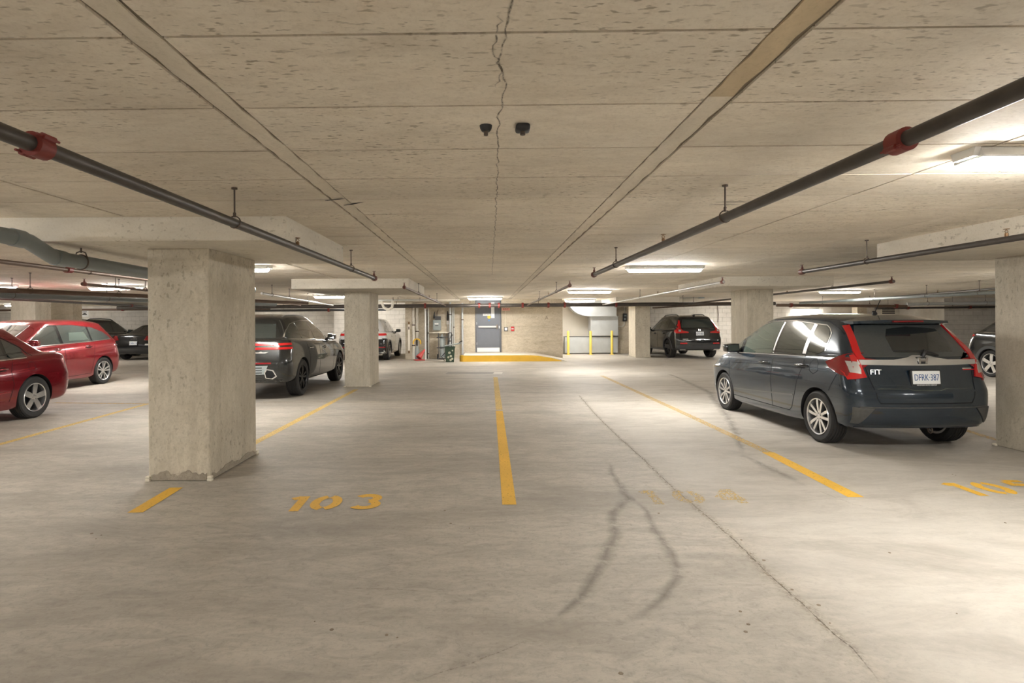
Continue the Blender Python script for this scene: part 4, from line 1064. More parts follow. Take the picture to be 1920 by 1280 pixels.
    def windows(s, top, bot, spans, mat, view='RL', trim=None, gap=.012):
        for a, b in spans:
            t = []; bt = []; n = max(3, int((b-a)/.06))
            for i in range(n+1):
                y = a+(b-a)*i/n; zt, zb = lerp_list(top, y), lerp_list(bot, y)
                if zt-zb < .03: continue
                t.append((y, zt)); bt.append((y, zb))
            for o in s.both('side_window', t+bt[::-1], mat, view): pass
        if trim:
            s.surround(top, bot, spans[0][0]-.02, spans[-1][1]+.03, M['blackgloss'], view)
            y0, y1 = spans[0][0], spans[-1][1]
            n = 24; pts = [(y0+(y1-y0)*i/n, lerp_list(bot, y0+(y1-y0)*i/n)-.012) for i in range(n+1)]
            for v in view: s.line('window_trim', pts, .016, v, mat=trim, off=.006)
    def surround(s, top, bot, a, b, mat, view='RL'):
        n = int((b-a)/.06); t = [(a+(b-a)*i/n, lerp_list(top, a+(b-a)*i/n)+.004) for i in range(n+1)]; bt = [(a+(b-a)*i/n, lerp_list(bot, a+(b-a)*i/n)-.004) for i in range(n+1)]
        k = [i for i in range(n+1) if t[i][1]-bt[i][1] > .03]
        s.both('window_surround', [t[i] for i in k]+[bt[i] for i in k[::-1]], mat, view, off=.002)
    def rail(s, x, y0, y1, mat, lift=.035, r=.016):
        for sx in (-1, 1):
            pts = []
            for i in range(9):
                y = y0+(y1-y0)*i/8; h = s.hit('T', sx*x, y)[0]; pts.append(h+Vector((0, 0, lift if 0 < i < 8 else -.01)))
            MB().tube(pts, r, 8).obj('roof_rail', mat, s.root, smooth=60)
    def mirror(s, y, z, mat=None, w=.20, out=.13):
        for sx, v in ((1, 'R'), (-1, 'L')):
            h, d, n = s.hit(v, y, z)
            mb = MB(); bm = bmesh.new(); bmesh.ops.create_cube(bm, size=1); bmesh.ops.subdivide_edges(bm, edges=bm.edges[:], cuts=2, use_grid_fill=True)
            for q in bm.verts:
                l = max(abs(q.co.x), abs(q.co.y), abs(q.co.z)); k = .5/q.co.length
                q.co = q.co*(.55+.45*k)
                q.co = Vector((q.co.x*w, q.co.y*.14*(1.0 if q.co.y < 0 else 1.3), q.co.z*(.145-.03*q.co.x*sx)))
            mb.bm(bm)
            o = mb.obj('mirror', mat or s.mat, s.root, smooth=60, loc=(h.x+sx*out, y-s.L/2, z+.06))
            MB().tube([(-sx*(out+.02), .01, -.07), (-sx*.06, .0, -.02)], [.035, .028], 8).obj('mirror_stalk', M['black'], o, smooth=50)
            MB().box((-w*.36, -.082, -.045), (w*.36, -.070, .045), ch=.004).obj('mirror_glass', M['glass'], o)
    def handle(s, y, z, mat=None, l=.19):
        for sx, v in ((1, 'R'), (-1, 'L')):
            h, d, n = s.hit(v, y, z)
            mb = MB().tube([(sx*-.005, -l/2, 0), (sx*.030, -l/2+.03, .004), (sx*.034, 0, .006), (sx*.030, l/2-.03, .004), (sx*-.005, l/2, 0)], [.010, .015, .015, .015, .012], 8)
            o = mb.obj('door_handle', mat or s.mat, s.root, smooth=60, loc=h)
            s.decal('handle_cup', [(y-.07, z-.028), (y+.07, z-.028), (y+.085, z), (y+.07, z+.028), (y-.07, z+.028), (y-.085, z)], v, M['well'], off=.001, thick=.004)
    def back_text(s, name, body, x, z, size, mat, sx=1.0, parent=None):
        h, d, n = s.hit('B', x, z)
        return text(name, body, size, (h.x, h.y-.008, h.z), (PI/2-.12, 0, 0), mat, parent or s.root, ext=.002, sx=sx)
    def plate(s, z, txt, x=0, tilt=.1, sub=None, frame=M['black']):
        h, d, n = s.hit('B', x, z)
        o = MB().box((-.165, -.012, -.088), (.165, .02, .088), ch=.008).obj('license_plate', frame, s.root, loc=(h.x, h.y-.014, h.z)); o.rotation_euler = (-tilt, 0, 0)
        MB().box((-.150, -.018, -.066), (.150, -.010, .076), ch=.004).obj('plate_face', M['platewhite'], o)
        if txt: text('plate_text', txt, .098, (0, -.0195, .002), (PI/2, 0, 0), M['plateblue'], o, sx=.66, ext=.0008)
        if sub: text('frame_text', sub, .017, (0, -.0135, -.077), (PI/2, 0, 0), M['platewhite'], o, sx=1.15, ext=.0008)
        return o
    def arches(s, mat, w=.07, view='RL', deg=(-12, 192)):
        for yc in (s.p['ra'], s.p['ra']+s.p['wb']):
            R = s.p.get('arch', s.p['wr']+.055)
            o = [(yc+(R+w)*math.cos(math.radians(a)), s.p['wr']+(R+w)*math.sin(math.radians(a))) for a in range(deg[0], deg[1]+1, 12)]
            i = [(yc+(R-.004)*math.cos(math.radians(a)), s.p['wr']+(R-.004)*math.sin(math.radians(a))) for a in range(deg[1], deg[0]-1, -12)]
            n = len(o)
            polys = [[o[k], o[k+1], i[n-2-k], i[n-1-k]] for k in range(n-1)]
            for v in view: s.decal('arch_cladding', polys, v, mat, off=.014, thick=.01, grid=.3)

M['dust'] = plain('dusty_dark_trim', (.065, .065, .062), .6, var=.3, scale=30)
D5 = (5, [(-.24, .030, .034), (.24, .030, .034)])
S5 = (5, [(0, .075, .085)])
T5 = (5, [(-.20, .022, .040), (.20, .022, .040)])

# ---- dark blue hatchback (the nearest car), nose away from us
P_FIT = dict(L=4.06, W=1.63, H=1.535, clear=.175, lift=.085, ra=.70, wb=2.53, wr=.305, rimk=.72, tw=.19, spokes=D5, rimmat=M['alloy'], arch=.345,
    belt=[(0, 1.02), (.9, 1.0), (2.0, .965), (3.2, .93)], hood=.70, hoodmid=.90, cowl=3.42, cowlz=.98, roof_f=2.50, roof_r=.44, gb=.145, tail=.07, step=.045,
    rr=.17, rf=.42, br=.09, bf=.34, rw=.585, gw=.775, grr=.13, gbr=.08, rdrop=.05)
navy = paint('dark_blue_car_paint', (.014, .028, .046), .35, .24, .3)
c = Car('hatchback_car', P_FIT, (4.722, 6.86), math.radians(1.3), 'dark blue hatchback parked beside the near right column, dusty tail towards us', navy, sub=2)
top = [(.62, 1.10), (.66, 1.30), (.80, 1.375), (1.5, 1.425), (2.1, 1.42), (2.5, 1.32), (2.95, 1.11), (3.15, .99)]
bot = [(.62, 1.09), (.78, 1.03), (1.0, 1.015), (2.0, .985), (3.3, .95)]
c.surround(top, bot, .63, 3.24, M['blackgloss'])
c.windows(top, bot, [(.65, .95)], M['glass']); c.windows(top, bot, [(1.06, 1.68)], M['glass']); c.windows(top, bot, [(1.78, 2.62)], M['glassgreen']); c.windows(top, bot, [(2.72, 3.20)], M['glass'])
for v in 'RL':
    c.decal('pillar_reflection', [(.985, 1.03), (1.055, 1.03), (1.055, 1.40), (.985, 1.39)], v, M['silver'], off=.003)  # silver strips paint the pale reflection on the black pillars
    c.decal('pillar_reflection', [(1.73, 1.0), (1.765, 1.0), (1.765, 1.42), (1.73, 1.42)], v, M['silver'], off=.003)
    c.line('window_trim', [(.62, 1.085), (.64, 1.29), (.72, 1.35), (.80, 1.385), (1.5, 1.438), (2.1, 1.432), (2.5, 1.332), (2.95, 1.12)], .010, v, mat=M['chrome'], off=.004)
    c.line('window_trim', [(1.0, 1.003), (2.0, .973), (3.05, .945)], .014, v, mat=M['silver'], off=.005)
c.lines('door_seam', [(1.71, .28), (1.73, .6), (1.72, .97)], .008)
c.lines('door_seam', [(1.0, 1.0), (.99, .90), (1.10, .70), (1.16, .52), (1.24, .34), (1.30, .29), (2.0, .29), (2.9, .29), (3.0, .42), (3.02, .80), (2.98, .94)], .008)
c.lines('body_crease', [(.95, .86), (2.0, .835), (2.95, .79)], .010, mat=M['seam'], off=.0008)
c.lines('side_crease', [(1.20, .50), (1.9, .455), (2.85, .40)], .020, mat=M['glass'], off=.002)
c.handle(1.03, .885, M['blackgloss'], .23); c.handle(1.93, .86, M['blackgloss'], .23)
c.lines('fuel_flap_seam', [(.80, .98), (.86, .92), (.86, .84), (.78, .80), (.70, .84), (.70, .93), (.74, .98), (.80, .98)], .006, 'L')
c.mirror(2.78, .965, M['blackgloss'], w=.23, out=.12)
# tail: glass, silver bar, lamps, plate, bumper
c.decal('rear_window', [(-.60, 1.035), (.60, 1.035), (.645, 1.06), (.50, 1.385), (-.50, 1.385), (-.645, 1.06)], 'B', M['glassdust'], off=.004)
wp = [(.42+.0, 1.085), (.46, 1.20), (.40, 1.34), (.05, 1.365), (-.18, 1.34), (-.24, 1.25), (-.25, 1.10), (-.22, 1.085)]
c.decal('wiped_glass', wp, 'B', M['glassdark'], off=.0065, thick=.004, label='clean dark patch the wiper has swept')
bar = [(-.66, .955), (-.3, .948), (0, .945), (.3, .948), (.66, .955), (.66, 1.005), (.30, 1.008), (.14, 1.03), (.08, 1.052), (-.08, 1.052), (-.14, 1.03), (-.30, 1.008), (-.66, 1.005)]
c.decal('tailgate_bar', bar, 'B', M['silver'], off=.016, thick=.01, label='wide dusty silver bar across the tailgate')
em = c.decal('emblem', [(-.052, .962), (.052, .962), (.060, 1.03), (-.060, 1.03)], 'B', M['black'], off=.019, thick=.0)
h, d, n = c.hit('B', 0, 1.0)
mb = MB()
for sx in (-1, 1): mb.prism([(sx*.046, -.032), (sx*.024, -.032), (sx*.030, .034), (sx*.056, .034)], 'y', -.006, .004)
mb.box((-.03, -.006, -.008), (.03, .004, .010)); mb.obj('emblem_letter', M['chrome'], em, loc=(h.x, h.y-.026, h.z))
c.back_text('badge_text', 'FIT', -.50, .875, .075, M['chrome'], 1.35)
o = c.decal('badge', [(.47, .905), (.58, .905), (.58, .915), (.47, .915)], 'B', M['silver'], off=.005); o = c.decal('badge', [(.47, .893), (.62, .893), (.62, .901), (.47, .901)], 'B', M['tail'], off=.005)
c.plate(.815, 'DFRK·387', sub='NORMAN AUTO GROUP')
for sx in (-1, 1):
    f = lambda q: [(sx*a, b) for a, b in q]
    c.decal('tail_light', f([(.655, 1.01), (.66, 1.10), (.585, 1.375), (.535, 1.385), (.60, 1.06), (.585, 1.01)]), 'B', M['tail'], off=.018, label='slim red upper lamp on the hatch pillar')
    t = c.decal('tail_light', f([(.775, .90), (.775, 1.04), (.67, 1.06), (.645, 1.0), (.60, .82), (.70, .80), (.76, .79)]), 'B', M['tail'], off=.016, label='broad red lower tail lamp')
    c.decal('clear_lens', f([(.665, .985), (.74, .99), (.735, .87), (.65, .855), (.645, .90)]), 'B', M['clear'], off=.021, parent=t, label='clear section')
    v = 'R' if sx > 0 else 'L'
    c.decal('tail_light', [(.10, 1.07), (.24, 1.08), (.56, .965), (.48, .90), (.36, .86), (.20, .82), (.08, .80)], v, M['taildark'], off=.012, label='dark red lamp wrapping onto the side')
    c.decal('bumper_vent', f([(.56, .49), (.75, .50), (.745, .32), (.69, .32)]), 'B', M['dust'], off=.010, grid=.04)
    c.line('hatch_seam', f([(.60, .98), (.57, .80), (.53, .60), (.50, .545)]), .010, 'B')
c.line('bumper_seam', [(-.50, .545), (.50, .545)], .012, 'B')
c.line('bumper_edge', [(-.70, .505), (-.55, .50), (.55, .50), (.70, .505)], .014, 'B', mat=M['dust'], off=.003)
c.line('hatch_crease', [(-.52, .70), (-.20, .70), (-.15, .685), (.15, .685), (.20, .70), (.52, .70)], .008, 'B', mat=M['glass'])
c.decal('bumper_skirt', [(-.62, .225), (.62, .225), (.70, .275), (-.70, .275)], 'B', M['darkgrey'], off=.008)
for v in 'RL': c.lines('bumper_seam', [(.34, .84), (.42, .72), (.47, .64)], .008, v)
# spoiler with the high brake lamp, wiper, aerial, tow eye
mb = MB(); N = 12; vs = []
for i in range(N+1):
    x = -.55+1.1*i/N; k = (x/.55)**2
    ys = .30+.10*k-2.03; 
    for y, z in ((ys, 1.415-.015*k), (ys+.01, 1.445-.015*k), (ys+.24, 1.505-.07*k), (ys+.26, 1.46-.035*k), (ys+.06, 1.395+.0*k)): vs.append((x, y, z))
fs = [(i*5+j, i*5+(j+1) % 5, (i+1)*5+(j+1) % 5, (i+1)*5+j) for i in range(N) for j in range(5)]+[(4, 3, 2, 1, 0), tuple(N*5+j for j in range(5))]
bm = bmesh.new(); bv = [bm.verts.new(q) for q in vs]
for f in fs: bm.faces.new([bv[i] for i in f])
bmesh.ops.recalc_face_normals(bm, faces=bm.faces); sp = MB().bm(bm).obj('spoiler', navy, c.root, smooth=40)
MB().box((-.17, -.012, -.010), (.17, .02, .010), ch=.004).obj('brake_light', M['taildark'], sp, loc=(0, .30-2.035, 1.425))
h1, _, _ = c.hit('B', .02, 1.045); h2, _, _ = c.hit('B', -.25, 1.11); h3, _, _ = c.hit('B', .20, 1.055)
w = MB().tube([h1+Vector((0, -.025, 0)), h1+Vector((.02, -.035, .055)), h3+Vector((0, -.03, .0))], [.022, .026, .014], 8).obj('wiper', M['black'], c.root, smooth=50)
MB().tube([h1+Vector((.01, -.03, .055)), h1+Vector((-.14, -.03, .06)), h2+Vector((0, -.02, -.01))], .007, 6).obj('wiper_blade', M['black'], w)
h, d, n = c.hit('T', .02, .86)
an = MB().lathe([(0, .03), (.022, .026), (.032, 0), (0, 0)], n=12).obj('antenna', M['black'], c.root, smooth=40, loc=h)
MB().tube([(0, 0, .015), (.0, -.10, .17)], .005, 6).obj('antenna_rod', M['black'], an)
c.lines('roof_seam', [(.62, .45), (.57, .8), (.56, 1.5), (.55, 2.1)], .012, 'T'); c.lines('roof_seam', [(-.62, .45), (-.57, .8), (-.56, 1.5), (-.55, 2.1)], .012, 'T')
MB().torus((.12, .14-2.03, .235), .03, .007, 'x', 14, 6).obj('tow_eye', M['rod'], c.root)
c.decal('windshield', [(-.60, 1.05), (.60, 1.05), (.50, 1.42), (-.50, 1.42)], 'F', M['glass'], off=.014, grid=.05); c.decal('head_light', [(-.75, .66), (-.45, .68), (-.5, .78), (-.74, .82)], 'F', M['clear']); c.decal('head_light', [(.75, .66), (.45, .68), (.5, .78), (.74, .82)], 'F', M['clear'])

# ---- red sedan, tail away from us, cut by the left edge
P_CIV = dict(L=4.5, W=1.755, H=1.46, clear=.18, ra=.96, wb=2.70, wr=.322, rimk=.70, tw=.20, spokes=S5, rimmat=M['alloy'], arch=.36,
    belt=[(0, .965), (1.0, .945), (2.5, .90), (3.4, .88)], deck=.99, hood=.66, hoodmid=.84, cowl=3.55, cowlz=.93, roof_f=2.55, roof_r=1.0, gb=.45, tail=.05, step=.02,
    rr=.26, rf=.42, br=.14, bf=.30, rw=.58, gw=.76, grr=.2, gbr=.10, rdrop=.035)
red = paint('dark_red_metallic_paint', (.21, .006, .013), .45, .22, .1)
c = Car('sedan_car', P_CIV, (-7.86, 8.95), PI, 'dark red sedan cut by the left picture edge, five-spoke rear wheel', red)
top = [(.95, .98), (1.10, 1.10), (1.35, 1.24), (1.7, 1.315), (2.3, 1.335), (2.55, 1.26), (3.02, 1.03), (3.25, .93)]
bot = [(.95, .96), (2.0, .925), (3.5, .895)]
c.windows(top, bot, [(1.08, 1.36), (1.42, 2.22), (2.30, 3.0)], M['glass'], trim=M['chrome'])
for v in 'RL': c.line('window_trim', [(.95, .965), (1.06, 1.09), (1.33, 1.255), (1.7, 1.33), (2.3, 1.35), (2.56, 1.275)], .014, v, mat=M['black'], off=.004)
c.lines('door_seam', [(1.36, .93), (1.42, .75), (1.38, .55), (1.46, .30), (2.26, .28), (2.28, .9)], .008)
c.lines('door_seam', [(2.28, .28), (3.3, .28), (3.36, .9)], .008)
c.lines('fuel_flap_seam', [(.98, .87), (1.06, .87), (1.10, .80), (1.06, .74), (.98, .74), (.95, .80), (.98, .87)], .006, 'RL')
c.handle(1.58, .795); c.handle(2.5, .785)
for v in 'RL':
    c.decal('tail_light', [(.06, .70), (.10, .90), (.20, .90), (.16, .78), (.14, .70)], v, M['taildark'], off=.006)
    c.decal('side_marker', [(.10, .50), (.26, .515), (.26, .53), (.10, .515)], v, M['silver'], off=.006)
    c.decal('side_skirt', [(1.42, .21), (3.2, .21), (3.15, .33), (1.52, .33), (1.44, .30)], v, red, off=.02)
    c.line('lower_crease', [(1.44, .46), (2.2, .44), (3.1, .40)], .02, v, mat=M['taildark'], off=.003)
c.decal('tail_light', [(-.78, .72), (-.45, .74), (-.45, .88), (-.78, .90)], 'B', M['tail']); c.decal('tail_light', [(.78, .72), (.45, .74), (.45, .88), (.78, .90)], 'B', M['tail'])
c.mirror(3.12, .92); c.decal('windshield', [(-.62, .98), (.62, .98), (.52, 1.32), (-.52, 1.32)], 'F', M['glassdark'], off=.014, grid=.05); c.decal('rear_window', [(-.6, 1.03), (.6, 1.03), (.5, 1.30), (-.5, 1.30)], 'B', M['glassdark'])
c.decal('side_text_strip', [(.55, .30), (.70, .30), (.70, .31), (.55, .31)], 'R', M['taildark'], off=.003)

# ---- red compact hatch behind it, nose towards us
P_BCL = dict(L=4.36, W=1.79, H=1.57, clear=.19, ra=.80, wb=2.70, wr=.325, rimk=.72, tw=.20, spokes=T5, rimmat=M['alloy'], arch=.36,
    belt=[(0, 1.07), (1.0, 1.03), (2.5, .98), (3.4, .95)], hood=.74, hoodmid=.92, cowl=3.55, cowlz=1.0, roof_f=2.60, roof_r=.42, gb=.16, tail=.08, step=.03,
    rr=.22, rf=.42, br=.10, bf=.32, rw=.62, gw=.80, rdrop=.06)
red2 = paint('bright_red_metallic_paint', (.24, .007, .014), .4, .2, .1)
c = Car('compact_car', P_BCL, (-10.16, 14.0), PI, 'red compact hatchback standing behind the red sedan, nose towards us', red2)
top = [(.42, 1.12), (.60, 1.25), (.95, 1.37), (1.6, 1.43), (2.25, 1.43), (2.5, 1.35), (2.88, 1.13), (3.06, 1.0)]
bot = [(.42, 1.095), (1.0, 1.06), (2.5, 1.01), (3.5, .975)]
c.windows(top, bot, [(.46, 1.10), (1.16, 2.05), (2.14, 3.0)], M['glass'], trim=M['chrome'])
for v in 'RL': c.line('window_trim', [(.42, 1.085), (1.0, 1.048), (2.2, 1.005)], .016, v, mat=M['chrome'], off=.006)
for v in 'RL': c.decal('rear_glimpse', [(1.22, 1.09), (1.85, 1.075), (1.78, 1.26), (1.30, 1.27)], v, M['glassgreen'], off=.006, thick=.004)  # paler green paints the lit far-side window seen through the glass
c.lines('door_seam', [(1.08, 1.04), (1.14, .8), (1.18, .55), (1.25, .30), (2.08, .28), (2.10, 1.0)], .008)
c.lines('door_seam', [(2.08, .28), (3.2, .28), (3.26, .95)], .008)
c.handle(1.32, .93); c.handle(2.3, .90); c.mirror(3.02, 1.0)
c.decal('windshield', [(-.58, 1.07), (-.40, 1.06), (.40, 1.06), (.58, 1.07), (.46, 1.43), (-.46, 1.43)], 'F', M['glassgreen'], off=.014, grid=.05)
for sx in (-1, 1): c.decal('head_light', [(sx*.84, .70), (sx*.50, .66), (sx*.55, .76), (sx*.82, .84)], 'F', M['clear'])
c.decal('grille', [(-.45, .52), (.45, .52), (.40, .74), (-.40, .74)], 'F', M['black'])
for v in 'RL': c.decal('tail_light', [(.06, .86), (.06, 1.05), (.22, 1.04), (.34, .96), (.24, .90)], v, M['taildark'], off=.006)
c.decal('rear_window', [(-.6, 1.12), (.6, 1.12), (.5, 1.42), (-.5, 1.42)], 'B', M['glassdark'])

# ---- charcoal suv between the two left columns, tail towards us
P_GEN = dict(L=4.72, W=1.91, H=1.64, clear=.27, ra=.95, wb=2.87, wr=.365, rimk=.70, tw=.235, spokes=T5, rimmat=M['darkalloy'], arch=.405,
    belt=[(0, 1.13), (1.0, 1.09), (2.6, 1.06), (3.6, 1.02)], hood=.80, hoodmid=1.0, cowl=3.55, cowlz=1.08, roof_f=2.70, roof_r=.62, gb=.26, tail=.10, step=.02,
    rr=.26, rf=.40, br=.14, bf=.30, rw=.60, gw=.82, rdrop=.07, grr=.2)
char = paint('charcoal_car_paint', (.030, .032, .032), .5, .18, .15)
c = Car('suv_car', P_GEN, (-4.60, 11.55), 0, 'charcoal suv behind the big near left column, twin-line red tail lamp', char)
top = [(.40, 1.19), (.62, 1.30), (.95, 1.41), (1.3, 1.46), (1.8, 1.49), (2.5, 1.47), (2.9, 1.37), (3.35, 1.12)]
bot = [(.40, 1.16), (1.2, 1.125), (3.4, 1.08)]
c.windows(top, bot, [(.43, 1.18), (1.24, 2.05), (2.13, 3.22)], M['glass'], trim=M['chrome'])
for v in 'RL': c.line('window_trim', [(.39, 1.175), (.60, 1.305), (.94, 1.425), (1.3, 1.475), (1.8, 1.505), (2.5, 1.485), (2.92, 1.37), (3.36, 1.12)], .014, v, mat=M['chrome'], off=.005)
c.lines('door_seam', [(1.25, 1.08), (1.36, .8), (1.42, .5), (1.5, .32), (2.08, .30), (2.10, 1.06)], .008); c.lines('door_seam', [(2.08, .30), (3.2, .30), (3.30, 1.02)], .008)
c.handle(1.50, .93, M['chrome']); c.handle(2.5, .91, M['chrome']); c.mirror(3.05, 1.06, M['blackgloss'])
c.decal('rear_window', [(-.62, 1.16), (.62, 1.16), (.52, 1.43), (-.52, 1.43)], 'B', M['glass'])
for sx in (-1, 1):
    f = lambda q: [(sx*a, b) for a, b in q]
    for z in (1.05, .975): c.decal('tail_light', f([(.28, z-.022), (.86, z-.022), (.86, z+.020), (.28, z+.020)]), 'B', M['tail'], off=.012)
    v = 'R' if sx > 0 else 'L'
    for z in (1.05, .975): c.decal('tail_light', [(.16, z-.022), (.38, z-.018), (.38, z+.022), (.16, z+.024)], v, M['tail'], off=.010)
    ex = c.decal('exhaust', f([(.52, .43), (.64, .41), (.72, .46), (.66, .58), (.54, .60), (.50, .54)]), 'B', M['chrome'], off=.02)
    c.decal('exhaust_hole', f([(.53, .445), (.63, .43), (.695, .47), (.645, .56), (.55, .58), (.52, .53)]), 'B', M['well'], off=.026, parent=ex)
    c.decal('reflector', f([(.30, .69), (.62, .69), (.62, .72), (.30, .72)]), 'B', M['taildark'], off=.008)
c.decal('diffuser', [(-.50, .50), (.50, .50), (.56, .66), (-.56, .66)], 'B', M['boxgrey'], off=.006); c.decal('lower_valance', [(-.80, .36), (.80, .36), (.80, .42), (-.80, .42)], 'B', M['dust'], off=.004)
for k in range(3): c.line('diffuser_slot', [(-.46, .53+.045*k), (.46, .53+.045*k)], .014, 'B', off=.009)
c.decal('badge', [(.34, .885), (.50, .885), (.56, .91), (.46, .905), (.42, .92), (.38, .905), (.28, .91)], 'B', M['chrome'], off=.008)
c.plate(.68, '')
c.rail(.50, .95, 2.5, M['silver'], .012, .013)
c.decal('windshield', [(-.66, 1.12), (.66, 1.12), (.54, 1.48), (-.54, 1.48)], 'F', M['glass'], off=.014, grid=.05)

# ---- white suv half hidden behind the second left column
P_WHT = dict(L=4.45, W=1.84, H=1.62, clear=.20, ra=.88, wb=2.66, wr=.345, tw=.22, spokes=D5, rimmat=M['alloy'], arch=.385,
    belt=[(0, 1.08), (1.0, 1.06), (2.6, 1.02), (3.4, 1.0)], hood=.80, hoodmid=.98, cowl=3.35, cowlz=1.05, roof_f=2.55, roof_r=.55, gb=.22, tail=.10, step=.02, rw=.60, gw=.80)
wht = paint('pearl_white_car_paint', (.62, .63, .64), .1, .25, .05)
c = Car('suv_car', P_WHT, (-4.62, 22.25), 0, 'white suv peeking out right of the second left column', wht)
top = [(.55, 1.12), (.85, 1.28), (1.3, 1.42), (2.3, 1.45), (2.65, 1.34), (3.05, 1.08)]; bot = [(.55, 1.10), (3.2, 1.05)]
c.windows(top, bot, [(.6, 1.15), (1.2, 2.0), (2.06, 2.95)], M['glassdark'], trim=M['black'])
c.arches(M['black'], .06); c.mirror(2.95, 1.04, M['black']); c.handle(1.4, .92); c.handle(2.4, .90)
c.decal('rear_window', [(-.6, 1.12), (.6, 1.12), (.5, 1.42), (-.5, 1.42)], 'B', M['glassdark'])
for sx in (-1, 1): c.decal('tail_light', [(sx*.42, .95), (sx*.88, .95), (sx*.88, 1.04), (sx*.42, 1.03)], 'B', M['tail'], off=.012)
c.both('tail_light', [(.14, .95), (.36, .97), (.36, 1.03), (.14, 1.04)], M['tail'], off=.010)
c.decal('bumper_cladding', [(-.9, .22), (.9, .22), (.9, .82), (-.9, .82)], 'B', M['blackgloss'], off=.006)
for sx in (-1, 1): c.decal('reflector', [(sx*.60, .50), (sx*.85, .50), (sx*.85, .54), (sx*.60, .54)], 'B', M['taildark'], off=.012)
for v in 'RL': c.decal('bumper_side', [(.10, .24), (.48, .26), (.47, .70), (.40, .82), (.12, .86)], v, M['blackgloss'], off=.008)
c.plate(.72, '')

# ---- dark suv in front of the right block wall, tail towards us
P_CRV = dict(L=4.62, W=1.87, H=1.68, clear=.25, ra=.95, wb=2.66, wr=.36, tw=.24, spokes=T5, rimmat=M['darkalloy'], arch=.405,
    belt=[(0, 1.12), (1.0, 1.09), (2.6, 1.06), (3.5, 1.03)], hood=.84, hoodmid=1.02, cowl=3.42, cowlz=1.09, roof_f=2.6, roof_r=.42, gb=.17, tail=.07, step=.03,
    rr=.20, rf=.40, br=.09, bf=.28, rw=.63, gw=.83, rdrop=.05)
blk = paint('blackish_grey_car_paint', (.024, .026, .028), .5, .2, .15)
c = Car('suv_car', P_CRV, (8.06, 22.75), .06, 'dark grey suv facing the cream block wall, white plate', blk)
top = [(.40, 1.18), (.50, 1.42), (1.2, 1.52), (2.3, 1.52), (2.75, 1.40), (3.25, 1.10)]; bot = [(.40, 1.15), (3.3, 1.075)]
c.windows(top, bot, [(.46, 1.10), (1.16, 2.0), (2.06, 3.15)], M['glass'], trim=M['chrome'])
c.lines('door_seam', [(1.12, 1.06), (1.22, .6), (1.4, .34), (2.02, .33), (2.03, 1.04)], .01)
c.arches(M['darkgrey'], .07); c.mirror(2.98, 1.06, M['blackgloss']); c.handle(1.35, .95); c.handle(2.35, .93)
c.decal('rear_window', [(-.64, 1.17), (.64, 1.17), (.54, 1.50), (-.54, 1.50)], 'B', M['glass'])
for sx in (-1, 1):
    f = lambda q: [(sx*a, b) for a, b in q]
    t = c.decal('tail_light', f([(.42, .98), (.86, .96), (.87, 1.10), (.72, 1.30), (.66, 1.46), (.62, 1.46), (.66, 1.22), (.68, 1.08), (.42, 1.02)]), 'B', M['tail'], off=.016)
    c.decal('clear_lens', f([(.70, 1.03), (.78, 1.03), (.77, 1.10), (.70, 1.10)]), 'B', M['clear'], off=.021, parent=t)
    v = 'R' if sx > 0 else 'L'; c.decal('tail_light', [(.12, .98), (.30, 1.0), (.34, 1.08), (.16, 1.14)], v, M['tail'], off=.012)
    c.decal('reflector', f([(.50, .565), (.76, .565), (.76, .61), (.50, .61)]), 'B', M['tail'], off=.016)
    c.decal('exhaust', f([(.52, .32), (.72, .32), (.76, .37), (.56, .37)]), 'B', M['chrome'], off=.018)
c.rail(.52, .75, 2.35, M['black'], .04)
c.decal('bumper_cladding', [(-.90, .30), (.90, .30), (.92, .52), (-.92, .52)], 'B', M['darkgrey'], off=.012)
c.decal('skid_plate', [(-.50, .28), (.50, .28), (.46, .36), (-.46, .36)], 'B', M['black'], off=.02)
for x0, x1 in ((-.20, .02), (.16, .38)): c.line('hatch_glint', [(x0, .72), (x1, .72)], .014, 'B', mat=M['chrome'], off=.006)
c.line('hatch_seam', [(-.60, .655), (.60, .655)], .012, 'B')
c.plate(.945, 'CPTV 807'); c.back_text('emblem', 'H', .0, 1.085, .085, M['chrome'], 1.3); c.decal('badge', [(-.66, .735), (-.46, .735), (-.46, .755), (-.66, .755)], 'B', M['silver'], off=.006)
h, d, n = c.hit('T', 0, .62); MB().prism([(-.08, 0), (.08, 0), (-.06, .065), (-.09, .06)], 'x', -.022, .022).obj('antenna', M['black'], c.root, loc=h-Vector((0, 0, .005)))

# ---- dark crossover behind the near right column, tail away from us
P_HRV = dict(L=4.3, W=1.78, H=1.61, clear=.21, ra=.86, wb=2.61, wr=.335, rimk=.76, tw=.21, spokes=S5, rimmat=M['alloy'], arch=.375,
    belt=[(0, 1.10), (1.0, 1.08), (2.6, 1.02), (3.4, 1.0)], hood=.80, hoodmid=.98, cowl=3.3, cowlz=1.03, roof_f=2.45, roof_r=.72, gb=.24, tail=.10, step=.02, rw=.58, gw=.77, rr=.26)
blk2 = paint('deep_grey_car_paint', (.022, .024, .027), .5, .2, .15)
c = Car('crossover_car', P_HRV, (13.38, 14.3), PI, 'dark crossover with silver five-spoke wheel behind the near right column', blk2)
top = [(.55, 1.14), (.9, 1.32), (1.4, 1.43), (2.3, 1.43), (2.7, 1.32), (3.1, 1.07)]; bot = [(.55, 1.12), (3.2, 1.04)]
c.windows(top, bot, [(.6, 1.2), (1.26, 2.0), (2.06, 3.0)], M['glassdark'], trim=M['chrome'])
c.arches(M['darkgrey'], .07); c.mirror(2.9, 1.02); c.handle(2.3, .9)
c.both('tail_light', [(.06, .98), (.10, 1.10), (.20, 1.10), (.42, 1.03), (.30, .99)], M['tail'], off=.012)
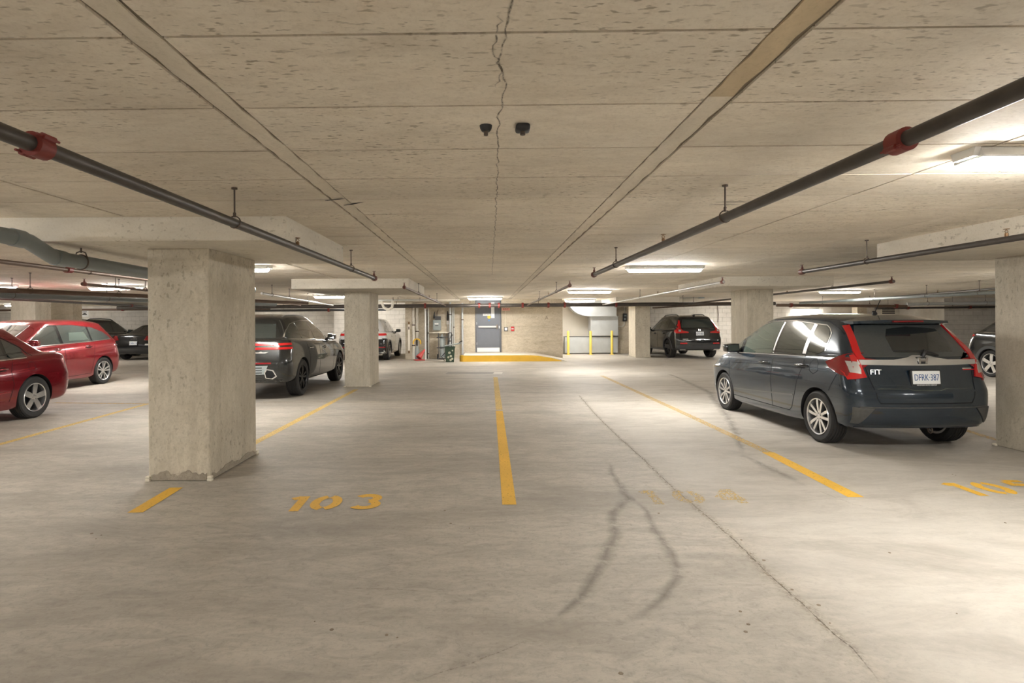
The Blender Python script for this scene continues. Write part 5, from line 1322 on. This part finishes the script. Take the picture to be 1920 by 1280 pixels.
c.lines('door_seam', [(1.22, 1.05), (1.32, .6), (1.45, .30), (2.02, .29), (2.03, 1.0)], .008)
for v in 'RL': c.decal('side_cladding', [(1.3, .22), (3.0, .22), (3.0, .33), (1.3, .33)], v, M['darkgrey'], off=.008)
c.decal('rear_window', [(-.58, 1.14), (.58, 1.14), (.5, 1.42), (-.5, 1.42)], 'B', M['glassdark']); c.decal('windshield', [(-.6, 1.08), (.6, 1.08), (.5, 1.42), (-.5, 1.42)], 'F', M['glassdark'], off=.014, grid=.05)

# ---- black sedan and black wagon far left
P_SED = dict(L=4.7, W=1.82, H=1.45, clear=.18, ra=1.0, wb=2.75, wr=.33, tw=.21, spokes=S5, rimmat=M['darkalloy'], arch=.37,
    belt=[(0, 1.0), (1.0, .97), (2.6, .93), (3.6, .90)], deck=1.04, hood=.72, hoodmid=.87, cowl=3.6, cowlz=.95, roof_f=2.7, roof_r=1.5, gb=.70, tail=.05, step=.02, rw=.58, gw=.77, rr=.24, grr=.2, rdrop=.035)
blk3 = paint('black_car_paint', (.012, .013, .016), .4, .18, .15)
c = Car('sedan_car', P_SED, (-14.05, 23.75), 0, 'black sedan with white plate facing the far left block wall', blk3)
c.decal('rear_window', [(-.64, 1.06), (.64, 1.06), (.52, 1.34), (-.52, 1.34)], 'B', M['glassdark'])
for sx in (-1, 1):
    c.decal('tail_light', [(sx*.50, .80), (sx*.88, .78), (sx*.88, .98), (sx*.58, .97)], 'B', M['taildark'], off=.01)
    c.decal('reflector', [(sx*.55, .60), (sx*.80, .60), (sx*.80, .66), (sx*.55, .66)], 'B', M['silver'], off=.006)
c.both('tail_light', [(.06, .80), (.08, .97), (.30, .95), (.22, .84)], M['taildark'], off=.008)
top = [(1.0, 1.0), (1.4, 1.2), (1.9, 1.33), (2.5, 1.34), (2.9, 1.24), (3.4, 1.0)]; bot = [(1.0, .99), (3.4, .94)]
c.windows(top, bot, [(1.1, 2.2), (2.28, 3.3)], M['glassdark'], trim=M['chrome']); c.mirror(3.1, .94); c.handle(1.6, .85)
c.plate(.68, 'CNBA 214', x=.12); c.back_text('badge_text', 'SONATA', .12, .845, .05, M['chrome'], 1.3); hh = c.hit('B', .12, .93)[0]; MB().tube([hh+Vector((.06*math.cos(i*PI/8), -.012, .032*math.sin(i*PI/8))) for i in range(17)], .006, 6).obj('emblem', M['chrome'], c.root)
c.line('trunk_seam', [(-.62, .99), (-.58, .62), (.58, .62), (.62, .99)], .010, 'B')
P_WAG = dict(L=4.7, W=1.86, H=1.66, clear=.22, ra=.98, wb=2.70, wr=.35, tw=.22, spokes=S5, rimmat=M['darkalloy'], arch=.39,
    belt=[(0, 1.12), (1.0, 1.08), (2.6, 1.04), (3.5, 1.02)], hood=.84, hoodmid=1.0, cowl=3.55, cowlz=1.07, roof_f=2.7, roof_r=.45, gb=.20, tail=.07, step=.02, rw=.62, gw=.80)
c = Car('wagon_car', P_WAG, (-16.75, 23.6), 0, 'black wagon with roof rails left of the black sedan', blk3)
top = [(.40, 1.18), (.55, 1.40), (1.2, 1.50), (2.4, 1.50), (2.8, 1.40), (3.35, 1.10)]; bot = [(.40, 1.15), (3.4, 1.07)]
c.windows(top, bot, [(.48, 1.1), (1.18, 2.0), (2.1, 3.2)], M['glass'], trim=M['chrome']); c.mirror(3.05, 1.07); c.handle(1.4, .96); c.handle(2.4, .94)
c.decal('rear_window', [(-.62, 1.16), (.62, 1.16), (.52, 1.48), (-.52, 1.48)], 'B', M['glassdark'])
for sx in (-1, 1):
    c.decal('tail_light', [(sx*.62, .92), (sx*.90, .92), (sx*.90, 1.08), (sx*.66, 1.08)], 'B', M['taildark'], off=.01)
c.rail(.52, .75, 2.5, M['black'], .045, .02)
